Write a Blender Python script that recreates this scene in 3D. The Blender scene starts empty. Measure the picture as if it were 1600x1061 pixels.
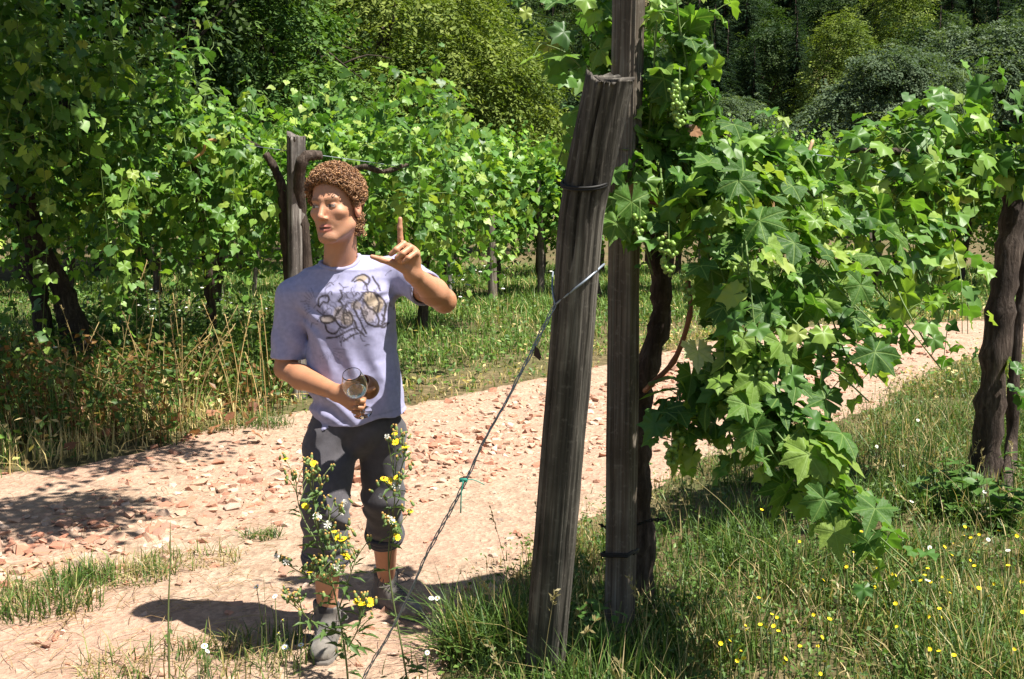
import bpy, math
import numpy as np
from mathutils import Matrix, Vector

# ------------------------------------------------------------------ scene, camera, light
scn = bpy.context.scene
W0, H0 = 1600.0, 1061.0
LENS = 38.0
FPX = W0 * LENS / 36.0
CAM_Z = 1.6
PITCH = math.radians(6.1)

cam_d = bpy.data.cameras.new('camera')
cam_d.lens = LENS
cam_d.sensor_width = 36.0
cam_d.clip_start = 0.05
cam_d.clip_end = 2000
cam = bpy.data.objects.new('camera', cam_d)
scn.collection.objects.link(cam)
cam.location = (0, 0, CAM_Z)
cam.rotation_euler = (math.radians(90) - PITCH, 0, 0)
scn.camera = cam

SUN_EL, SUN_AZ = math.radians(62), math.radians(116)      # azimuth clockwise from +Y
sun_vec = Vector((math.sin(SUN_AZ) * math.cos(SUN_EL), math.cos(SUN_AZ) * math.cos(SUN_EL), math.sin(SUN_EL)))
world = bpy.data.worlds.new('World')
scn.world = world
world.use_nodes = True
wn = world.node_tree.nodes
wl = world.node_tree.links
wn.clear()
wo = wn.new('ShaderNodeOutputWorld')
wb = wn.new('ShaderNodeBackground')
ws = wn.new('ShaderNodeTexSky')
ws.sky_type = 'NISHITA'
ws.sun_disc = False
ws.sun_elevation = SUN_EL
ws.sun_rotation = SUN_AZ
ws.altitude = 300
ws.dust_density = 1.2
wb.inputs['Strength'].default_value = 0.05
wl.new(ws.outputs[0], wb.inputs[0])
wl.new(wb.outputs[0], wo.inputs[0])

sun_d = bpy.data.lights.new('sun', 'SUN')
sun_d.energy = 5.0
sun_d.angle = math.radians(0.53)
sun_d.color = (1.0, 0.945, 0.86)
sun = bpy.data.objects.new('sun', sun_d)
scn.collection.objects.link(sun)
sun.rotation_euler = sun_vec.to_track_quat('Z', 'Y').to_euler()

vs = scn.view_settings
vs.view_transform = 'Standard'
vs.look = 'None'
vs.exposure = 1.27
vs.gamma = 1.0
vs.use_curve_mapping = False

# ------------------------------------------------------------------ helpers
COL = scn.collection
RNG = np.random.default_rng(7)
A = np.array

def ray(px, py):
    dx = (px - W0 / 2) / FPX
    dz = (H0 / 2 - py) / FPX
    return A([dx, math.cos(PITCH) + dz * math.sin(PITCH), -math.sin(PITCH) + dz * math.cos(PITCH)])

def pix(px, py, Y):
    d = ray(px, py)
    p = d * (Y / d[1])
    p[2] += CAM_Z
    return p

def sst(a, b, x):
    t = np.clip((x - a) / (b - a), 0, 1)
    return t * t * (3 - 2 * t)

def vnoise(x, y, seed=0):
    """smooth 2-D value noise in 0..1"""
    x = np.asarray(x, float); y = np.asarray(y, float)
    xi = np.floor(x).astype(np.int64); yi = np.floor(y).astype(np.int64)
    fx = x - xi; fy = y - yi
    fx = fx * fx * (3 - 2 * fx); fy = fy * fy * (3 - 2 * fy)
    def h(a, b):
        n = (a * 374761393 + b * 668265263 + seed * 974711) & 0x7fffffff
        n = ((n ^ (n >> 13)) * 1274126177) & 0x7fffffff
        return ((n ^ (n >> 16)) & 0xffff) / 65535.0
    return (h(xi, yi) * (1 - fx) + h(xi + 1, yi) * fx) * (1 - fy) + (h(xi, yi + 1) * (1 - fx) + h(xi + 1, yi + 1) * fx) * fy

def fbm(x, y, seed=0, o=3):
    s = 0; a = 0.5; t = 0
    for i in range(o):
        s = s + a * vnoise(x * 2 ** i, y * 2 ** i, seed + i); t += a; a *= 0.5
    return s / t

def vnoise3(p, seed=0):
    p = np.asarray(p, float)
    i = np.floor(p).astype(np.int64); f = p - i
    f = f * f * (3 - 2 * f)
    def h(a, b, c):
        n = (a * 374761393 + b * 668265263 + c * 2147483647 + seed * 974711) & 0x7fffffff
        n = ((n ^ (n >> 13)) * 1274126177 + c * 69069) & 0x7fffffff
        n = ((n ^ (n >> 15)) * 1103515245) & 0x7fffffff
        return ((n ^ (n >> 16)) & 0xffff) / 65535.0
    r = 0
    for a in (0, 1):
        for b in (0, 1):
            for c in (0, 1):
                w = (f[:, 0] if a else 1 - f[:, 0]) * (f[:, 1] if b else 1 - f[:, 1]) * (f[:, 2] if c else 1 - f[:, 2])
                r = r + w * h(i[:, 0] + a, i[:, 1] + b, i[:, 2] + c)
    return r

def hgt(x, y):
    x = np.asarray(x, float); y = np.asarray(y, float)
    z = 0.03 * np.clip(y - 4.5, 0, 30)
    z = z + 0.10 * sst(0.6, 2.2, x) * sst(1.0, 3.0, y) * (1 - sst(5, 9, y))
    far = np.clip(y - 36 + 0.22 * x, 0, 400)
    z = z + 0.0085 * far ** 1.65
    z = z + 0.05 * (fbm(x * 0.5, y * 0.5, 3) - 0.5) * sst(5, 9, np.hypot(x, y))
    return z

def ground_at(px, py):
    """where the pixel's ray meets the ground"""
    d = ray(px, py)
    ts = np.geomspace(0.8, 120, 700)
    P = d[None] * ts[:, None]
    g = P[:, 2] + CAM_Z - hgt(P[:, 0], P[:, 1])
    i = int(np.argmax(g < 0)) if (g < 0).any() else len(ts) - 1
    t = ts[i]
    if 0 < i and g[i] < 0: t = ts[i - 1] + (ts[i] - ts[i - 1]) * g[i - 1] / (g[i - 1] - g[i])
    return A([d[0] * t, d[1] * t, float(hgt(d[0] * t, d[1] * t))])

def make_mesh(name, verts, faces, cols=None, smooth=True, uvs=None):
    """faces: list of int arrays (n,k)"""
    me = bpy.data.meshes.new(name)
    verts = np.ascontiguousarray(verts, dtype=np.float32)
    if not isinstance(faces, (list, tuple)): faces = [faces]
    faces = [np.asarray(f, dtype=np.int32) for f in faces if len(f)]
    me.vertices.add(len(verts)); me.vertices.foreach_set('co', verts.ravel())
    loops = np.concatenate([f.ravel() for f in faces])
    sizes = np.concatenate([np.full(len(f), f.shape[1], dtype=np.int32) for f in faces])
    starts = np.concatenate([[0], np.cumsum(sizes)[:-1]]).astype(np.int32)
    me.loops.add(len(loops)); me.loops.foreach_set('vertex_index', loops)
    me.polygons.add(len(sizes)); me.polygons.foreach_set('loop_start', starts)
    try: me.polygons.foreach_set('loop_total', sizes)
    except Exception: pass
    me.polygons.foreach_set('use_smooth', np.full(len(sizes), bool(smooth)))
    me.update(calc_edges=True)
    if cols is not None:
        c = np.ones((len(verts), 4), np.float32); c[:, :3] = cols
        at = me.attributes.new('tint', 'FLOAT_COLOR', 'POINT')
        at.data.foreach_set('color', c.ravel())
    if uvs is not None:
        uv = me.uv_layers.new(name='uv')
        uv.data.foreach_set('uv', np.asarray(uvs, np.float32)[loops].ravel())
    me.validate()
    return me

def link(name, me, mat=None, parent=None, label=None, cat=None, group=None, kind=None, loc=None):
    o = bpy.data.objects.new(name, me)
    COL.objects.link(o)
    if mat is not None and me is not None and not me.materials: me.materials.append(mat)
    if parent is not None: o.parent = parent
    if loc is not None: o.location = tuple(loc)
    if label: o['label'] = label
    if cat: o['category'] = cat
    if group: o['group'] = group
    if kind: o['kind'] = kind
    return o

def thing(name, loc, label, cat, group=None):
    o = link(name, None, None, None, label, cat, group, None, loc)
    o.empty_display_size = 0.1
    return o

class MB:
    """collects pieces into one mesh"""
    def __init__(s): s.v = []; s.f = {}; s.c = []; s.n = 0; s.uv = []
    def add(s, v, faces, col=None, uv=None):
        v = np.asarray(v, float)
        if not isinstance(faces, (list, tuple)): faces = [faces]
        for f in faces:
            f = np.asarray(f, dtype=np.int64)
            if len(f): s.f.setdefault(f.shape[1], []).append(f + s.n)
        s.v.append(v); s.n += len(v)
        c = np.ones((len(v), 3))
        if col is not None: c[:] = col
        s.c.append(c)
    def mesh(s, name, origin=(0, 0, 0), smooth=True):
        return make_mesh(name, np.concatenate(s.v) - A(origin), [np.concatenate(f) for f in s.f.values()], np.concatenate(s.c), smooth)

def tube(path, rad, sides=8, caps=True, bump=0.0, rng=None, twist=0.0):
    """tube along path with varying radius; returns verts, [quads, tris]"""
    P = np.asarray(path, float); n = len(P)
    r = np.broadcast_to(np.asarray(rad, float), (n,))
    T = np.gradient(P, axis=0); T /= np.linalg.norm(T, axis=1)[:, None] + 1e-12
    up = A([0, 0, 1.0]) if abs(T[0][2]) < 0.9 else A([1.0, 0, 0])
    N = np.zeros_like(P); N[0] = np.cross(T[0], up); N[0] /= np.linalg.norm(N[0])
    for i in range(1, n):
        v = N[i - 1] - T[i] * np.dot(N[i - 1], T[i]); N[i] = v / (np.linalg.norm(v) + 1e-12)
    B = np.cross(T, N)
    a = np.linspace(0, 2 * math.pi, sides, endpoint=False)[None, :] + twist * np.arange(n)[:, None]
    rr = np.repeat(r[:, None], sides, 1)
    if bump: rr = rr * (1 + bump * (rng.random((n, sides)) - 0.5) * 2)
    V = P[:, None, :] + rr[..., None] * (np.cos(a)[..., None] * N[:, None, :] + np.sin(a)[..., None] * B[:, None, :])
    V = V.reshape(-1, 3)
    i = np.arange(n - 1)[:, None] * sides; j = np.arange(sides)[None, :]; k = (j + 1) % sides
    Q = np.stack([i + j, i + k, i + sides + k, i + sides + j], -1).reshape(-1, 4)
    fs = [Q]
    if caps:
        V = np.concatenate([V, P[:1], P[-1:]])
        b = n * sides
        jj = np.arange(sides); kk = (jj + 1) % sides
        t1 = np.stack([np.full(sides, b), kk, jj], -1)
        t2 = np.stack([np.full(sides, b + 1), (n - 1) * sides + jj, (n - 1) * sides + kk], -1)
        fs.append(np.concatenate([t1, t2]))
    return V, fs

def spline(pts, n):
    """Catmull-Rom through the points"""
    P = np.asarray(pts, float)
    if len(P) == 2: return P[0] + (P[1] - P[0]) * np.linspace(0, 1, n)[:, None]
    E = np.concatenate([[2 * P[0] - P[1]], P, [2 * P[-1] - P[-2]]])
    t = np.linspace(0, len(P) - 1 - 1e-9, n); i = t.astype(int); u = (t - i)[:, None]
    a, b, c, d = E[i], E[i + 1], E[i + 2], E[i + 3]
    return 0.5 * (2 * b + (c - a) * u + (2 * a - 5 * b + 4 * c - d) * u ** 2 + (3 * b - a - 3 * c + d) * u ** 3)

def norm(v): return v / (np.linalg.norm(v, axis=-1, keepdims=True) + 1e-12)

def frames(n, t):
    n = norm(n); y = norm(t - (t * n).sum(-1, keepdims=True) * n); x = np.cross(y, n)
    return np.stack([x, y, n], -1)

def scatter(tv, tf, R, pos, size, cols):
    """many copies of a template joined; returns verts, faces, cols"""
    N = len(pos); k = len(tv)
    V = np.einsum('nij,kj->nki', R, tv) * np.asarray(size).reshape(-1, 1, 1) + pos[:, None, :]
    F = (tf[None] + (np.arange(N) * k)[:, None, None]).reshape(-1, tf.shape[1])
    return V.reshape(-1, 3), F, np.repeat(cols, k, 0)

def rand_dir(n, rng):
    v = rng.normal(size=(n, 3)); return norm(v)

# ------------------------------------------------------------------ materials
def newmat(name):
    m = bpy.data.materials.new(name); m.use_nodes = True
    nt = m.node_tree; nt.nodes.clear()
    out = nt.nodes.new('ShaderNodeOutputMaterial')
    return m, nt, out

def N(nt, typ, ins=None, **kw):
    n = nt.nodes.new(typ)
    for k, v in kw.items(): setattr(n, k, v)
    for k, v in (ins or {}).items():
        if isinstance(v, bpy.types.NodeSocket): nt.links.new(v, n.inputs[k])
        else: n.inputs[k].default_value = v
    return n

def math_n(nt, op, a, b=None, c=None):
    ins = {0: a}
    if b is not None: ins[1] = b
    if c is not None: ins[2] = c
    return N(nt, 'ShaderNodeMath', ins, operation=op).outputs[0]

def ramp(nt, fac, stops):
    r = nt.nodes.new('ShaderNodeValToRGB'); e = r.color_ramp.elements
    while len(e) < len(stops): e.new(0.5)
    for x, (p, c) in zip(e, stops): x.position = p; x.color = (*c, 1)
    nt.links.new(fac, r.inputs[0]); return r.outputs[0]

def mixc(nt, fac, a, b, mode='MIX'):
    n = N(nt, 'ShaderNodeMix', data_type='RGBA', blend_type=mode)
    for s, v in ((0, fac), (6, a), (7, b)):
        if isinstance(v, bpy.types.NodeSocket): nt.links.new(v, n.inputs[s])
        else: n.inputs[s].default_value = v if s == 0 else (*v, 1)
    return n.outputs[2]

def leaf_mat(name, ramp_stops=None, trans=0.4, rough=0.45, veins=False, spec=0.35, tcol=(1.25, 1.35, 0.5)):
    """colour from the 'tint' attribute, or by object when ramp stops are given"""
    m, nt, out = newmat(name)
    if ramp_stops:
        oi = N(nt, 'ShaderNodeObjectInfo')
        col = ramp(nt, oi.outputs['Random'], ramp_stops)
    else:
        col = N(nt, 'ShaderNodeAttribute', attribute_name='tint').outputs['Color']
    tc = N(nt, 'ShaderNodeTexCoord')
    bump = None
    if veins:
        uv = N(nt, 'ShaderNodeSeparateXYZ', {0: tc.outputs['UV']})
        x = math_n(nt, 'SUBTRACT', uv.outputs[0], 0.5); y = math_n(nt, 'SUBTRACT', uv.outputs[1], 0.5)
        r = math_n(nt, 'SQRT', math_n(nt, 'ADD', math_n(nt, 'MULTIPLY', x, x), math_n(nt, 'MULTIPLY', y, y)))
        a = math_n(nt, 'ABSOLUTE', math_n(nt, 'ARCTAN2', x, y))
        d = math_n(nt, 'MINIMUM', a, math_n(nt, 'MINIMUM', math_n(nt, 'ABSOLUTE', math_n(nt, 'SUBTRACT', a, 0.93)), math_n(nt, 'ABSOLUTE', math_n(nt, 'SUBTRACT', a, 1.95))))
        dist = math_n(nt, 'MULTIPLY', d, r)
        # side veins
        sv = math_n(nt, 'ABSOLUTE', math_n(nt, 'SUBTRACT', math_n(nt, 'FRACT', math_n(nt, 'ADD', math_n(nt, 'MULTIPLY', r, 13.0), math_n(nt, 'MULTIPLY', d, -3.0))), 0.5))
        side = N(nt, 'ShaderNodeMapRange', {0: sv, 1: 0.04, 2: 0.11, 3: 0.22, 4: 0.0}).outputs[0]
        v = N(nt, 'ShaderNodeMapRange', {0: dist, 1: 0.005, 2: 0.013, 3: 1.0, 4: 0.0}).outputs[0]
        v = math_n(nt, 'MAXIMUM', v, side)
        nz = N(nt, 'ShaderNodeTexNoise', {'Vector': tc.outputs['Object'], 'Scale': 9.0, 'Detail': 3.0})
        col = mixc(nt, math_n(nt, 'MULTIPLY', nz.outputs[0], 0.5), col, (0.03, 0.075, 0.012))
        col = mixc(nt, math_n(nt, 'MULTIPLY', v, 0.55), col, (0.26, 0.38, 0.10))
        bump = N(nt, 'ShaderNodeBump', {'Height': math_n(nt, 'SUBTRACT', nz.outputs[0], v), 'Strength': 0.4, 'Distance': 0.010}).outputs[0]
    pb = N(nt, 'ShaderNodeBsdfPrincipled', {'Base Color': col, 'Roughness': rough, 'Specular IOR Level': spec})
    tr = N(nt, 'ShaderNodeBsdfTranslucent', {'Color': mixc(nt, 1.0, col, tcol, 'MULTIPLY')})
    if bump is not None:
        nt.links.new(bump, pb.inputs['Normal'])
    mx = N(nt, 'ShaderNodeMixShader', {0: trans, 1: pb.outputs[0], 2: tr.outputs[0]})
    nt.links.new(mx.outputs[0], out.inputs[0])
    return m

def tint_mat(name, rough=0.8, spec=0.2, noise=0.0, nscale=40.0, bump=0.0, bscale=80.0, metallic=0.0, sss=0.0):
    m, nt, out = newmat(name)
    col = N(nt, 'ShaderNodeAttribute', attribute_name='tint').outputs['Color']
    tc = N(nt, 'ShaderNodeTexCoord')
    if noise:
        nz = N(nt, 'ShaderNodeTexNoise', {'Vector': tc.outputs['Object'], 'Scale': nscale, 'Detail': 4.0})
        k = N(nt, 'ShaderNodeMapRange', {0: nz.outputs[0], 1: 0.3, 2: 0.7, 3: 1 - noise, 4: 1 + noise}).outputs[0]
        col = mixc(nt, 1.0, col, N(nt, 'ShaderNodeCombineColor', {0: k, 1: k, 2: k}).outputs[0], 'MULTIPLY')
    pb = N(nt, 'ShaderNodeBsdfPrincipled', {'Base Color': col, 'Roughness': rough, 'Specular IOR Level': spec, 'Metallic': metallic})
    if sss:
        pb.inputs['Subsurface Weight'].default_value = sss
        pb.inputs['Subsurface Radius'].default_value = (0.012, 0.004, 0.002)
        pb.inputs['Subsurface Scale'].default_value = 1.0
    if bump:
        b = N(nt, 'ShaderNodeTexNoise', {'Vector': tc.outputs['Object'], 'Scale': bscale, 'Detail': 5.0})
        nt.links.new(N(nt, 'ShaderNodeBump', {'Height': b.outputs[0], 'Strength': bump, 'Distance': 0.01}).outputs[0], pb.inputs['Normal'])
    nt.links.new(pb.outputs[0], out.inputs[0])
    return m

def wood_mat(name, c1, c2, c3, scale=(60, 60, 2.2), rough=0.85, bump=0.6):
    """long-grained weathered wood along the object's own Z"""
    m, nt, out = newmat(name)
    tc = N(nt, 'ShaderNodeTexCoord')
    mp = N(nt, 'ShaderNodeMapping', {0: tc.outputs['Object'], 'Scale': scale})
    n1 = N(nt, 'ShaderNodeTexNoise', {'Vector': mp.outputs[0], 'Scale': 1.0, 'Detail': 6.0, 'Roughness': 0.65})
    n2 = N(nt, 'ShaderNodeTexNoise', {'Vector': tc.outputs['Object'], 'Scale': 4.0, 'Detail': 5.0})
    n3 = N(nt, 'ShaderNodeTexNoise', {'Vector': tc.outputs['Object'], 'Scale': 55.0, 'Detail': 3.0})
    col = ramp(nt, n1.outputs[0], [(0.32, c1), (0.5, c2), (0.68, c3)])
    k = N(nt, 'ShaderNodeMapRange', {0: n2.outputs[0], 1: 0.40, 2: 0.66, 3: 0.0, 4: 0.8}).outputs[0]
    col = mixc(nt, k, col, c1)
    lich = N(nt, 'ShaderNodeMapRange', {0: n3.outputs[0], 1: 0.58, 2: 0.78, 3: 0.0, 4: 0.25}).outputs[0]
    col = mixc(nt, lich, col, tuple(min(1, v * 1.5) for v in c3))
    pb = N(nt, 'ShaderNodeBsdfPrincipled', {'Base Color': col, 'Roughness': rough, 'Specular IOR Level': 0.25})
    bp = N(nt, 'ShaderNodeBump', {'Height': n1.outputs[0], 'Strength': bump, 'Distance': 0.013 if bump < 0.8 else 0.022})
    nt.links.new(bp.outputs[0], pb.inputs['Normal'])
    nt.links.new(pb.outputs[0], out.inputs[0])
    return m

def plain_mat(name, col, rough=0.6, metallic=0.0, spec=0.4, noise=0.15, nscale=60.0):
    m, nt, out = newmat(name)
    tc = N(nt, 'ShaderNodeTexCoord')
    nz = N(nt, 'ShaderNodeTexNoise', {'Vector': tc.outputs['Object'], 'Scale': nscale, 'Detail': 3.0})
    c = mixc(nt, nz.outputs[0], tuple(v * (1 - noise) for v in col), tuple(min(1, v * (1 + noise)) for v in col))
    pb = N(nt, 'ShaderNodeBsdfPrincipled', {'Base Color': c, 'Roughness': rough, 'Metallic': metallic, 'Specular IOR Level': spec})
    nt.links.new(pb.outputs[0], out.inputs[0])
    return m

VINE_STOPS = [(0.0, (0.050, 0.125, 0.026)), (0.35, (0.085, 0.19, 0.034)), (0.62, (0.135, 0.26, 0.042)), (0.86, (0.215, 0.35, 0.055)), (1.0, (0.30, 0.38, 0.08))]
M = {}
M['vine_leaf'] = leaf_mat('vine_leaf', VINE_STOPS, trans=0.42, veins=True, rough=0.55, spec=0.28)
M['vine_leaf_mid'] = leaf_mat('vine_leaf_mid', VINE_STOPS, trans=0.38)
M['foliage'] = leaf_mat('foliage', None, trans=0.36)
M['tree_foliage'] = leaf_mat('tree_foliage', None, trans=0.3, rough=0.65, spec=0.12)
M['grass'] = leaf_mat('grass', None, trans=0.32, rough=0.5, tcol=(1.15, 1.15, 0.6))
M['bark'] = wood_mat('bark', (0.022, 0.015, 0.011), (0.06, 0.042, 0.032), (0.13, 0.10, 0.08), scale=(45, 45, 6), bump=0.9)
M['post_round'] = wood_mat('post_round', (0.026, 0.023, 0.019), (0.105, 0.092, 0.076), (0.24, 0.22, 0.185), scale=(70, 70, 2.0))
M['post_square'] = wood_mat('post_square', (0.05, 0.039, 0.029), (0.14, 0.112, 0.085), (0.28, 0.255, 0.21), scale=(90, 90, 1.6))
M['post_grey'] = wood_mat('post_grey', (0.05, 0.042, 0.037), (0.16, 0.14, 0.125), (0.32, 0.30, 0.27), scale=(50, 50, 3.0))
M['cane'] = plain_mat('cane', (0.20, 0.075, 0.035), 0.6)
M['green_shoot'] = plain_mat('green_shoot', (0.10, 0.16, 0.035), 0.6)
M['wire'] = plain_mat('wire', (0.27, 0.31, 0.36), 0.5, 0.55)
M['dark_wire'] = plain_mat('dark_wire', (0.02, 0.019, 0.018), 0.6, 0.4)
M['twine'] = plain_mat('twine', (0.03, 0.24, 0.17), 0.6)
M['grape'] = plain_mat('grape', (0.19, 0.30, 0.055), 0.35, noise=0.3, nscale=20)
M['stone'] = tint_mat('stone', 0.9, 0.2, noise=0.22, nscale=35, bump=0.5, bscale=70)
M['tint_plain'] = tint_mat('tint_plain', 0.7, 0.2)
# ------------------------------------------------------------------ ground and path
far_edge = [(-500, 770), (-100, 745), (0, 742), (120, 728), (200, 712), (290, 682), (400, 655), (500, 640), (650, 638), (750, 612), (850, 592), (950, 568), (1080, 543), (1180, 522), (1300, 508), (1420, 508), (1540, 500), (1750, 480)]
near_edge = [(-600, 1500), (470, 1350), (670, 1090), (725, 985), (790, 895), (900, 825), (1010, 768), (1150, 695), (1345, 645), (1420, 596), (1540, 548), (1750, 520)]
FE = A([ground_at(*p)[:2] for p in far_edge]); NE = A([ground_at(*p)[:2] for p in near_edge])
PATH = np.concatenate([FE, NE[::-1]])

def in_poly(x, y, P):
    r = np.zeros(np.shape(x), bool)
    j = len(P) - 1
    for i in range(len(P)):
        xi, yi = P[i]; xj, yj = P[j]
        c = ((yi > y) != (yj > y)) & (x < (xj - xi) * (y - yi) / (yj - yi + 1e-12) + xi)
        r ^= c; j = i
    return r

def poly_dist(x, y, P):
    d = np.full(np.shape(x), 1e9)
    for i in range(len(P)):
        a = P[i]; b = P[(i + 1) % len(P)]
        ab = b - a; L = (ab ** 2).sum() + 1e-12
        t = np.clip(((x - a[0]) * ab[0] + (y - a[1]) * ab[1]) / L, 0, 1)
        d = np.minimum(d, np.hypot(x - a[0] - t * ab[0], y - a[1] - t * ab[1]))
    return d

def path_sd(x, y):
    """signed distance inside (+) the dirt path"""
    d = poly_dist(x, y, PATH)
    return np.where(in_poly(x, y, PATH), d, -d)

def grid_mesh(name, xs, ys, zf, off=(0, 0, 0)):
    X, Y = np.meshgrid(xs, ys, indexing='ij')
    Z = zf(X, Y)
    V = np.stack([X, Y, Z], -1).reshape(-1, 3)
    nx, ny = len(xs), len(ys)
    i = np.arange(nx - 1)[:, None] * ny; j = np.arange(ny - 1)[None, :]
    Q = np.stack([i + j, i + ny + j, i + ny + j + 1, i + j + 1], -1).reshape(-1, 4)
    return V, Q, X, Y

def nonuni(lo, hi, core_lo, core_hi, fine, growth=1.08):
    a = list(np.arange(core_lo, core_hi, fine)); s = fine; x = a[-1]
    while x < hi: s *= growth; x += s; a.append(x)
    s = fine; x = core_lo; b = []
    while x > lo: s *= growth; x -= s; b.append(x)
    return A(b[::-1] + a)

def dirt_mat(name, grassy):
    m, nt, out = newmat(name)
    tc = N(nt, 'ShaderNodeTexCoord')
    p = tc.outputs['Object']
    big = N(nt, 'ShaderNodeTexNoise', {'Vector': p, 'Scale': 0.9, 'Detail': 4.0})
    mid = N(nt, 'ShaderNodeTexNoise', {'Vector': p, 'Scale': 9.0, 'Detail': 6.0, 'Roughness': 0.7})
    fine = N(nt, 'ShaderNodeTexNoise', {'Vector': p, 'Scale': 70.0, 'Detail': 5.0, 'Roughness': 0.75})
    vor = N(nt, 'ShaderNodeTexVoronoi', {'Vector': p, 'Scale': 38.0, 'Randomness': 1.0})
    if grassy:
        col = ramp(nt, mid.outputs[0], [(0.3, (0.05, 0.045, 0.02)), (0.5, (0.13, 0.10, 0.05)), (0.7, (0.24, 0.18, 0.10))])
        col = mixc(nt, N(nt, 'ShaderNodeMapRange', {0: big.outputs[0], 1: 0.45, 2: 0.8}).outputs[0], col, (0.075, 0.09, 0.03))
    else:
        col = ramp(nt, mid.outputs[0], [(0.28, (0.27, 0.18, 0.12)), (0.5, (0.41, 0.29, 0.205)), (0.72, (0.51, 0.385, 0.285))])
        col = mixc(nt, N(nt, 'ShaderNodeMapRange', {0: big.outputs[0], 1: 0.42, 2: 0.6}).outputs[0], col, (0.44, 0.285, 0.205))
        chip = N(nt, 'ShaderNodeMapRange', {0: vor.outputs['Color'], 1: 0.0, 2: 1.0, 3: 0.75, 4: 1.2}).outputs[0]
        col = mixc(nt, 1.0, col, N(nt, 'ShaderNodeCombineColor', {0: chip, 1: chip, 2: chip}).outputs[0], 'MULTIPLY')
        spk = N(nt, 'ShaderNodeMapRange', {0: fine.outputs[0], 1: 0.36, 2: 0.44, 3: 0.55, 4: 0.0}).outputs[0]
        col = mixc(nt, spk, col, (0.16, 0.10, 0.065))
    h = math_n(nt, 'ADD', fine.outputs[0], math_n(nt, 'MULTIPLY', vor.outputs['Distance'], 0.9 if not grassy else 0.2))
    b = N(nt, 'ShaderNodeBump', {'Height': h, 'Strength': 0.75, 'Distance': 0.018})
    pb = N(nt, 'ShaderNodeBsdfPrincipled', {'Base Color': col, 'Roughness': 0.95, 'Specular IOR Level': 0.15, 'Normal': b.outputs[0]})
    nt.links.new(pb.outputs[0], out.inputs[0])
    return m

gx = nonuni(-260, 260, -8, 9, 0.16, 1.09)
gy = nonuni(-40, 520, 1.0, 16, 0.16, 1.07)
def gz(x, y):
    return hgt(x, y) - 0.025 * sst(0.0, 0.25, path_sd(x, y)) + 0.012 * (fbm(x * 3, y * 3, 11) - 0.5)
V, Q, _, _ = grid_mesh('ground', gx, gy, gz)
ground = link('ground', make_mesh('ground', V, Q), dirt_mat('soil_under_grass', True), kind='structure')

px_ = nonuni(-9, 12, -5.5, 6, 0.06, 1.05); py_ = nonuni(0.6, 24, 1.6, 12.0, 0.06, 1.04)
V, Q, X, Y = grid_mesh('dirt_path', px_, py_, lambda x, y: 0 * x)
sd = path_sd(X, Y)
rag = sd + 0.28 * (fbm(X * 1.7, Y * 1.7, 21) - 0.5) + 0.16 * (fbm(X * 6, Y * 6, 22) - 0.5)
Z = hgt(X, Y) + 0.010 - 0.09 * sst(0.05, -0.25, rag) + 0.016 * (fbm(X * 2.2, Y * 2.2, 5) - 0.5) + 0.022 * (fbm(X * 9, Y * 9, 6) - 0.5)
V[:, 2] = Z.ravel()
keep = rag.ravel() > -0.32
Q = Q[keep[Q].all(1)]
used = np.unique(Q); remap = np.zeros(len(V), int); remap[used] = np.arange(len(used))
dirt_path = link('dirt_path', make_mesh('dirt_path', V[used], remap[Q]), dirt_mat('stony_dirt', False), kind='structure')

# ------------------------------------------------------------------ stones on the path
def stone_template(rng, flat):
    import bmesh
    bm = bmesh.new()
    n = 11
    pts = rand_dir(n, rng) * A([1, rng.uniform(0.6, 0.95), flat])
    pts = np.sign(pts) * np.abs(pts) ** 0.8
    for p in pts: bm.verts.new(p)
    bmesh.ops.convex_hull(bm, input=bm.verts)
    for v in [v for v in bm.verts if not v.link_faces]: bm.verts.remove(v)
    bmesh.ops.triangulate(bm, faces=bm.faces)
    bm.verts.index_update()
    v = A([q.co[:] for q in bm.verts]); f = A([[q.index for q in t.verts] for t in bm.faces])
    bm.free()
    return v, f

srng = np.random.default_rng(31)
ST = [stone_template(srng, srng.uniform(0.28, 0.5)) for _ in range(10)]
NS = 100000
sx = srng.uniform(-6, 9, NS); sy = 1.8 + srng.random(NS) ** 1.5 * 14
sdv = path_sd(sx, sy)
rocky = fbm(sx * 0.9 + 3, sy * 0.9, 41)                                   # bands of stones washed out of the track
# line of the washed-out stony strip running along the middle of the path
strip_px = [(-60, 870), (120, 850), (300, 800), (460, 745), (700, 705), (880, 655), (1010, 625), (1130, 585), (1300, 540)]
SP = A([ground_at(*p)[:2] for p in strip_px])
ds = np.full(NS, 1e9)
for i in range(len(SP) - 1):
    a, b = SP[i], SP[i + 1]; ab = b - a
    t = np.clip(((sx - a[0]) * ab[0] + (sy - a[1]) * ab[1]) / (ab ** 2).sum(), 0, 1)
    ds = np.minimum(ds, np.hypot(sx - a[0] - t * ab[0], sy - a[1] - t * ab[1]))
wid = 0.5 + 0.5 * sst(-2.0, 0.5, sx)
dens = 0.14 * sst(0.3, 0.6, rocky) + 0.85 * np.exp(-(ds / wid) ** 2) * (0.35 + 0.65 * sst(0.3, 0.55, rocky)) + 0.05
ok = (sdv > 0.02) & (srng.random(NS) < dens)
sx, sy, ds = sx[ok], sy[ok], ds[ok]
ss = 0.010 + 0.026 * srng.random(len(sx)) ** 2.4 + 0.030 * (srng.random(len(sx)) > 0.95) * srng.random(len(sx))
ss *= 1 + 0.5 * np.exp(-(ds / 0.6) ** 2)
sz = hgt(sx, sy) + 0.008 + ss * 0.12
cs = A([(0.50, 0.29, 0.20), (0.47, 0.33, 0.24), (0.54, 0.38, 0.27), (0.41, 0.26, 0.19), (0.53, 0.43, 0.34), (0.46, 0.24, 0.16)])
cs = cs * A([0.90, 0.82, 0.80])
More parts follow.
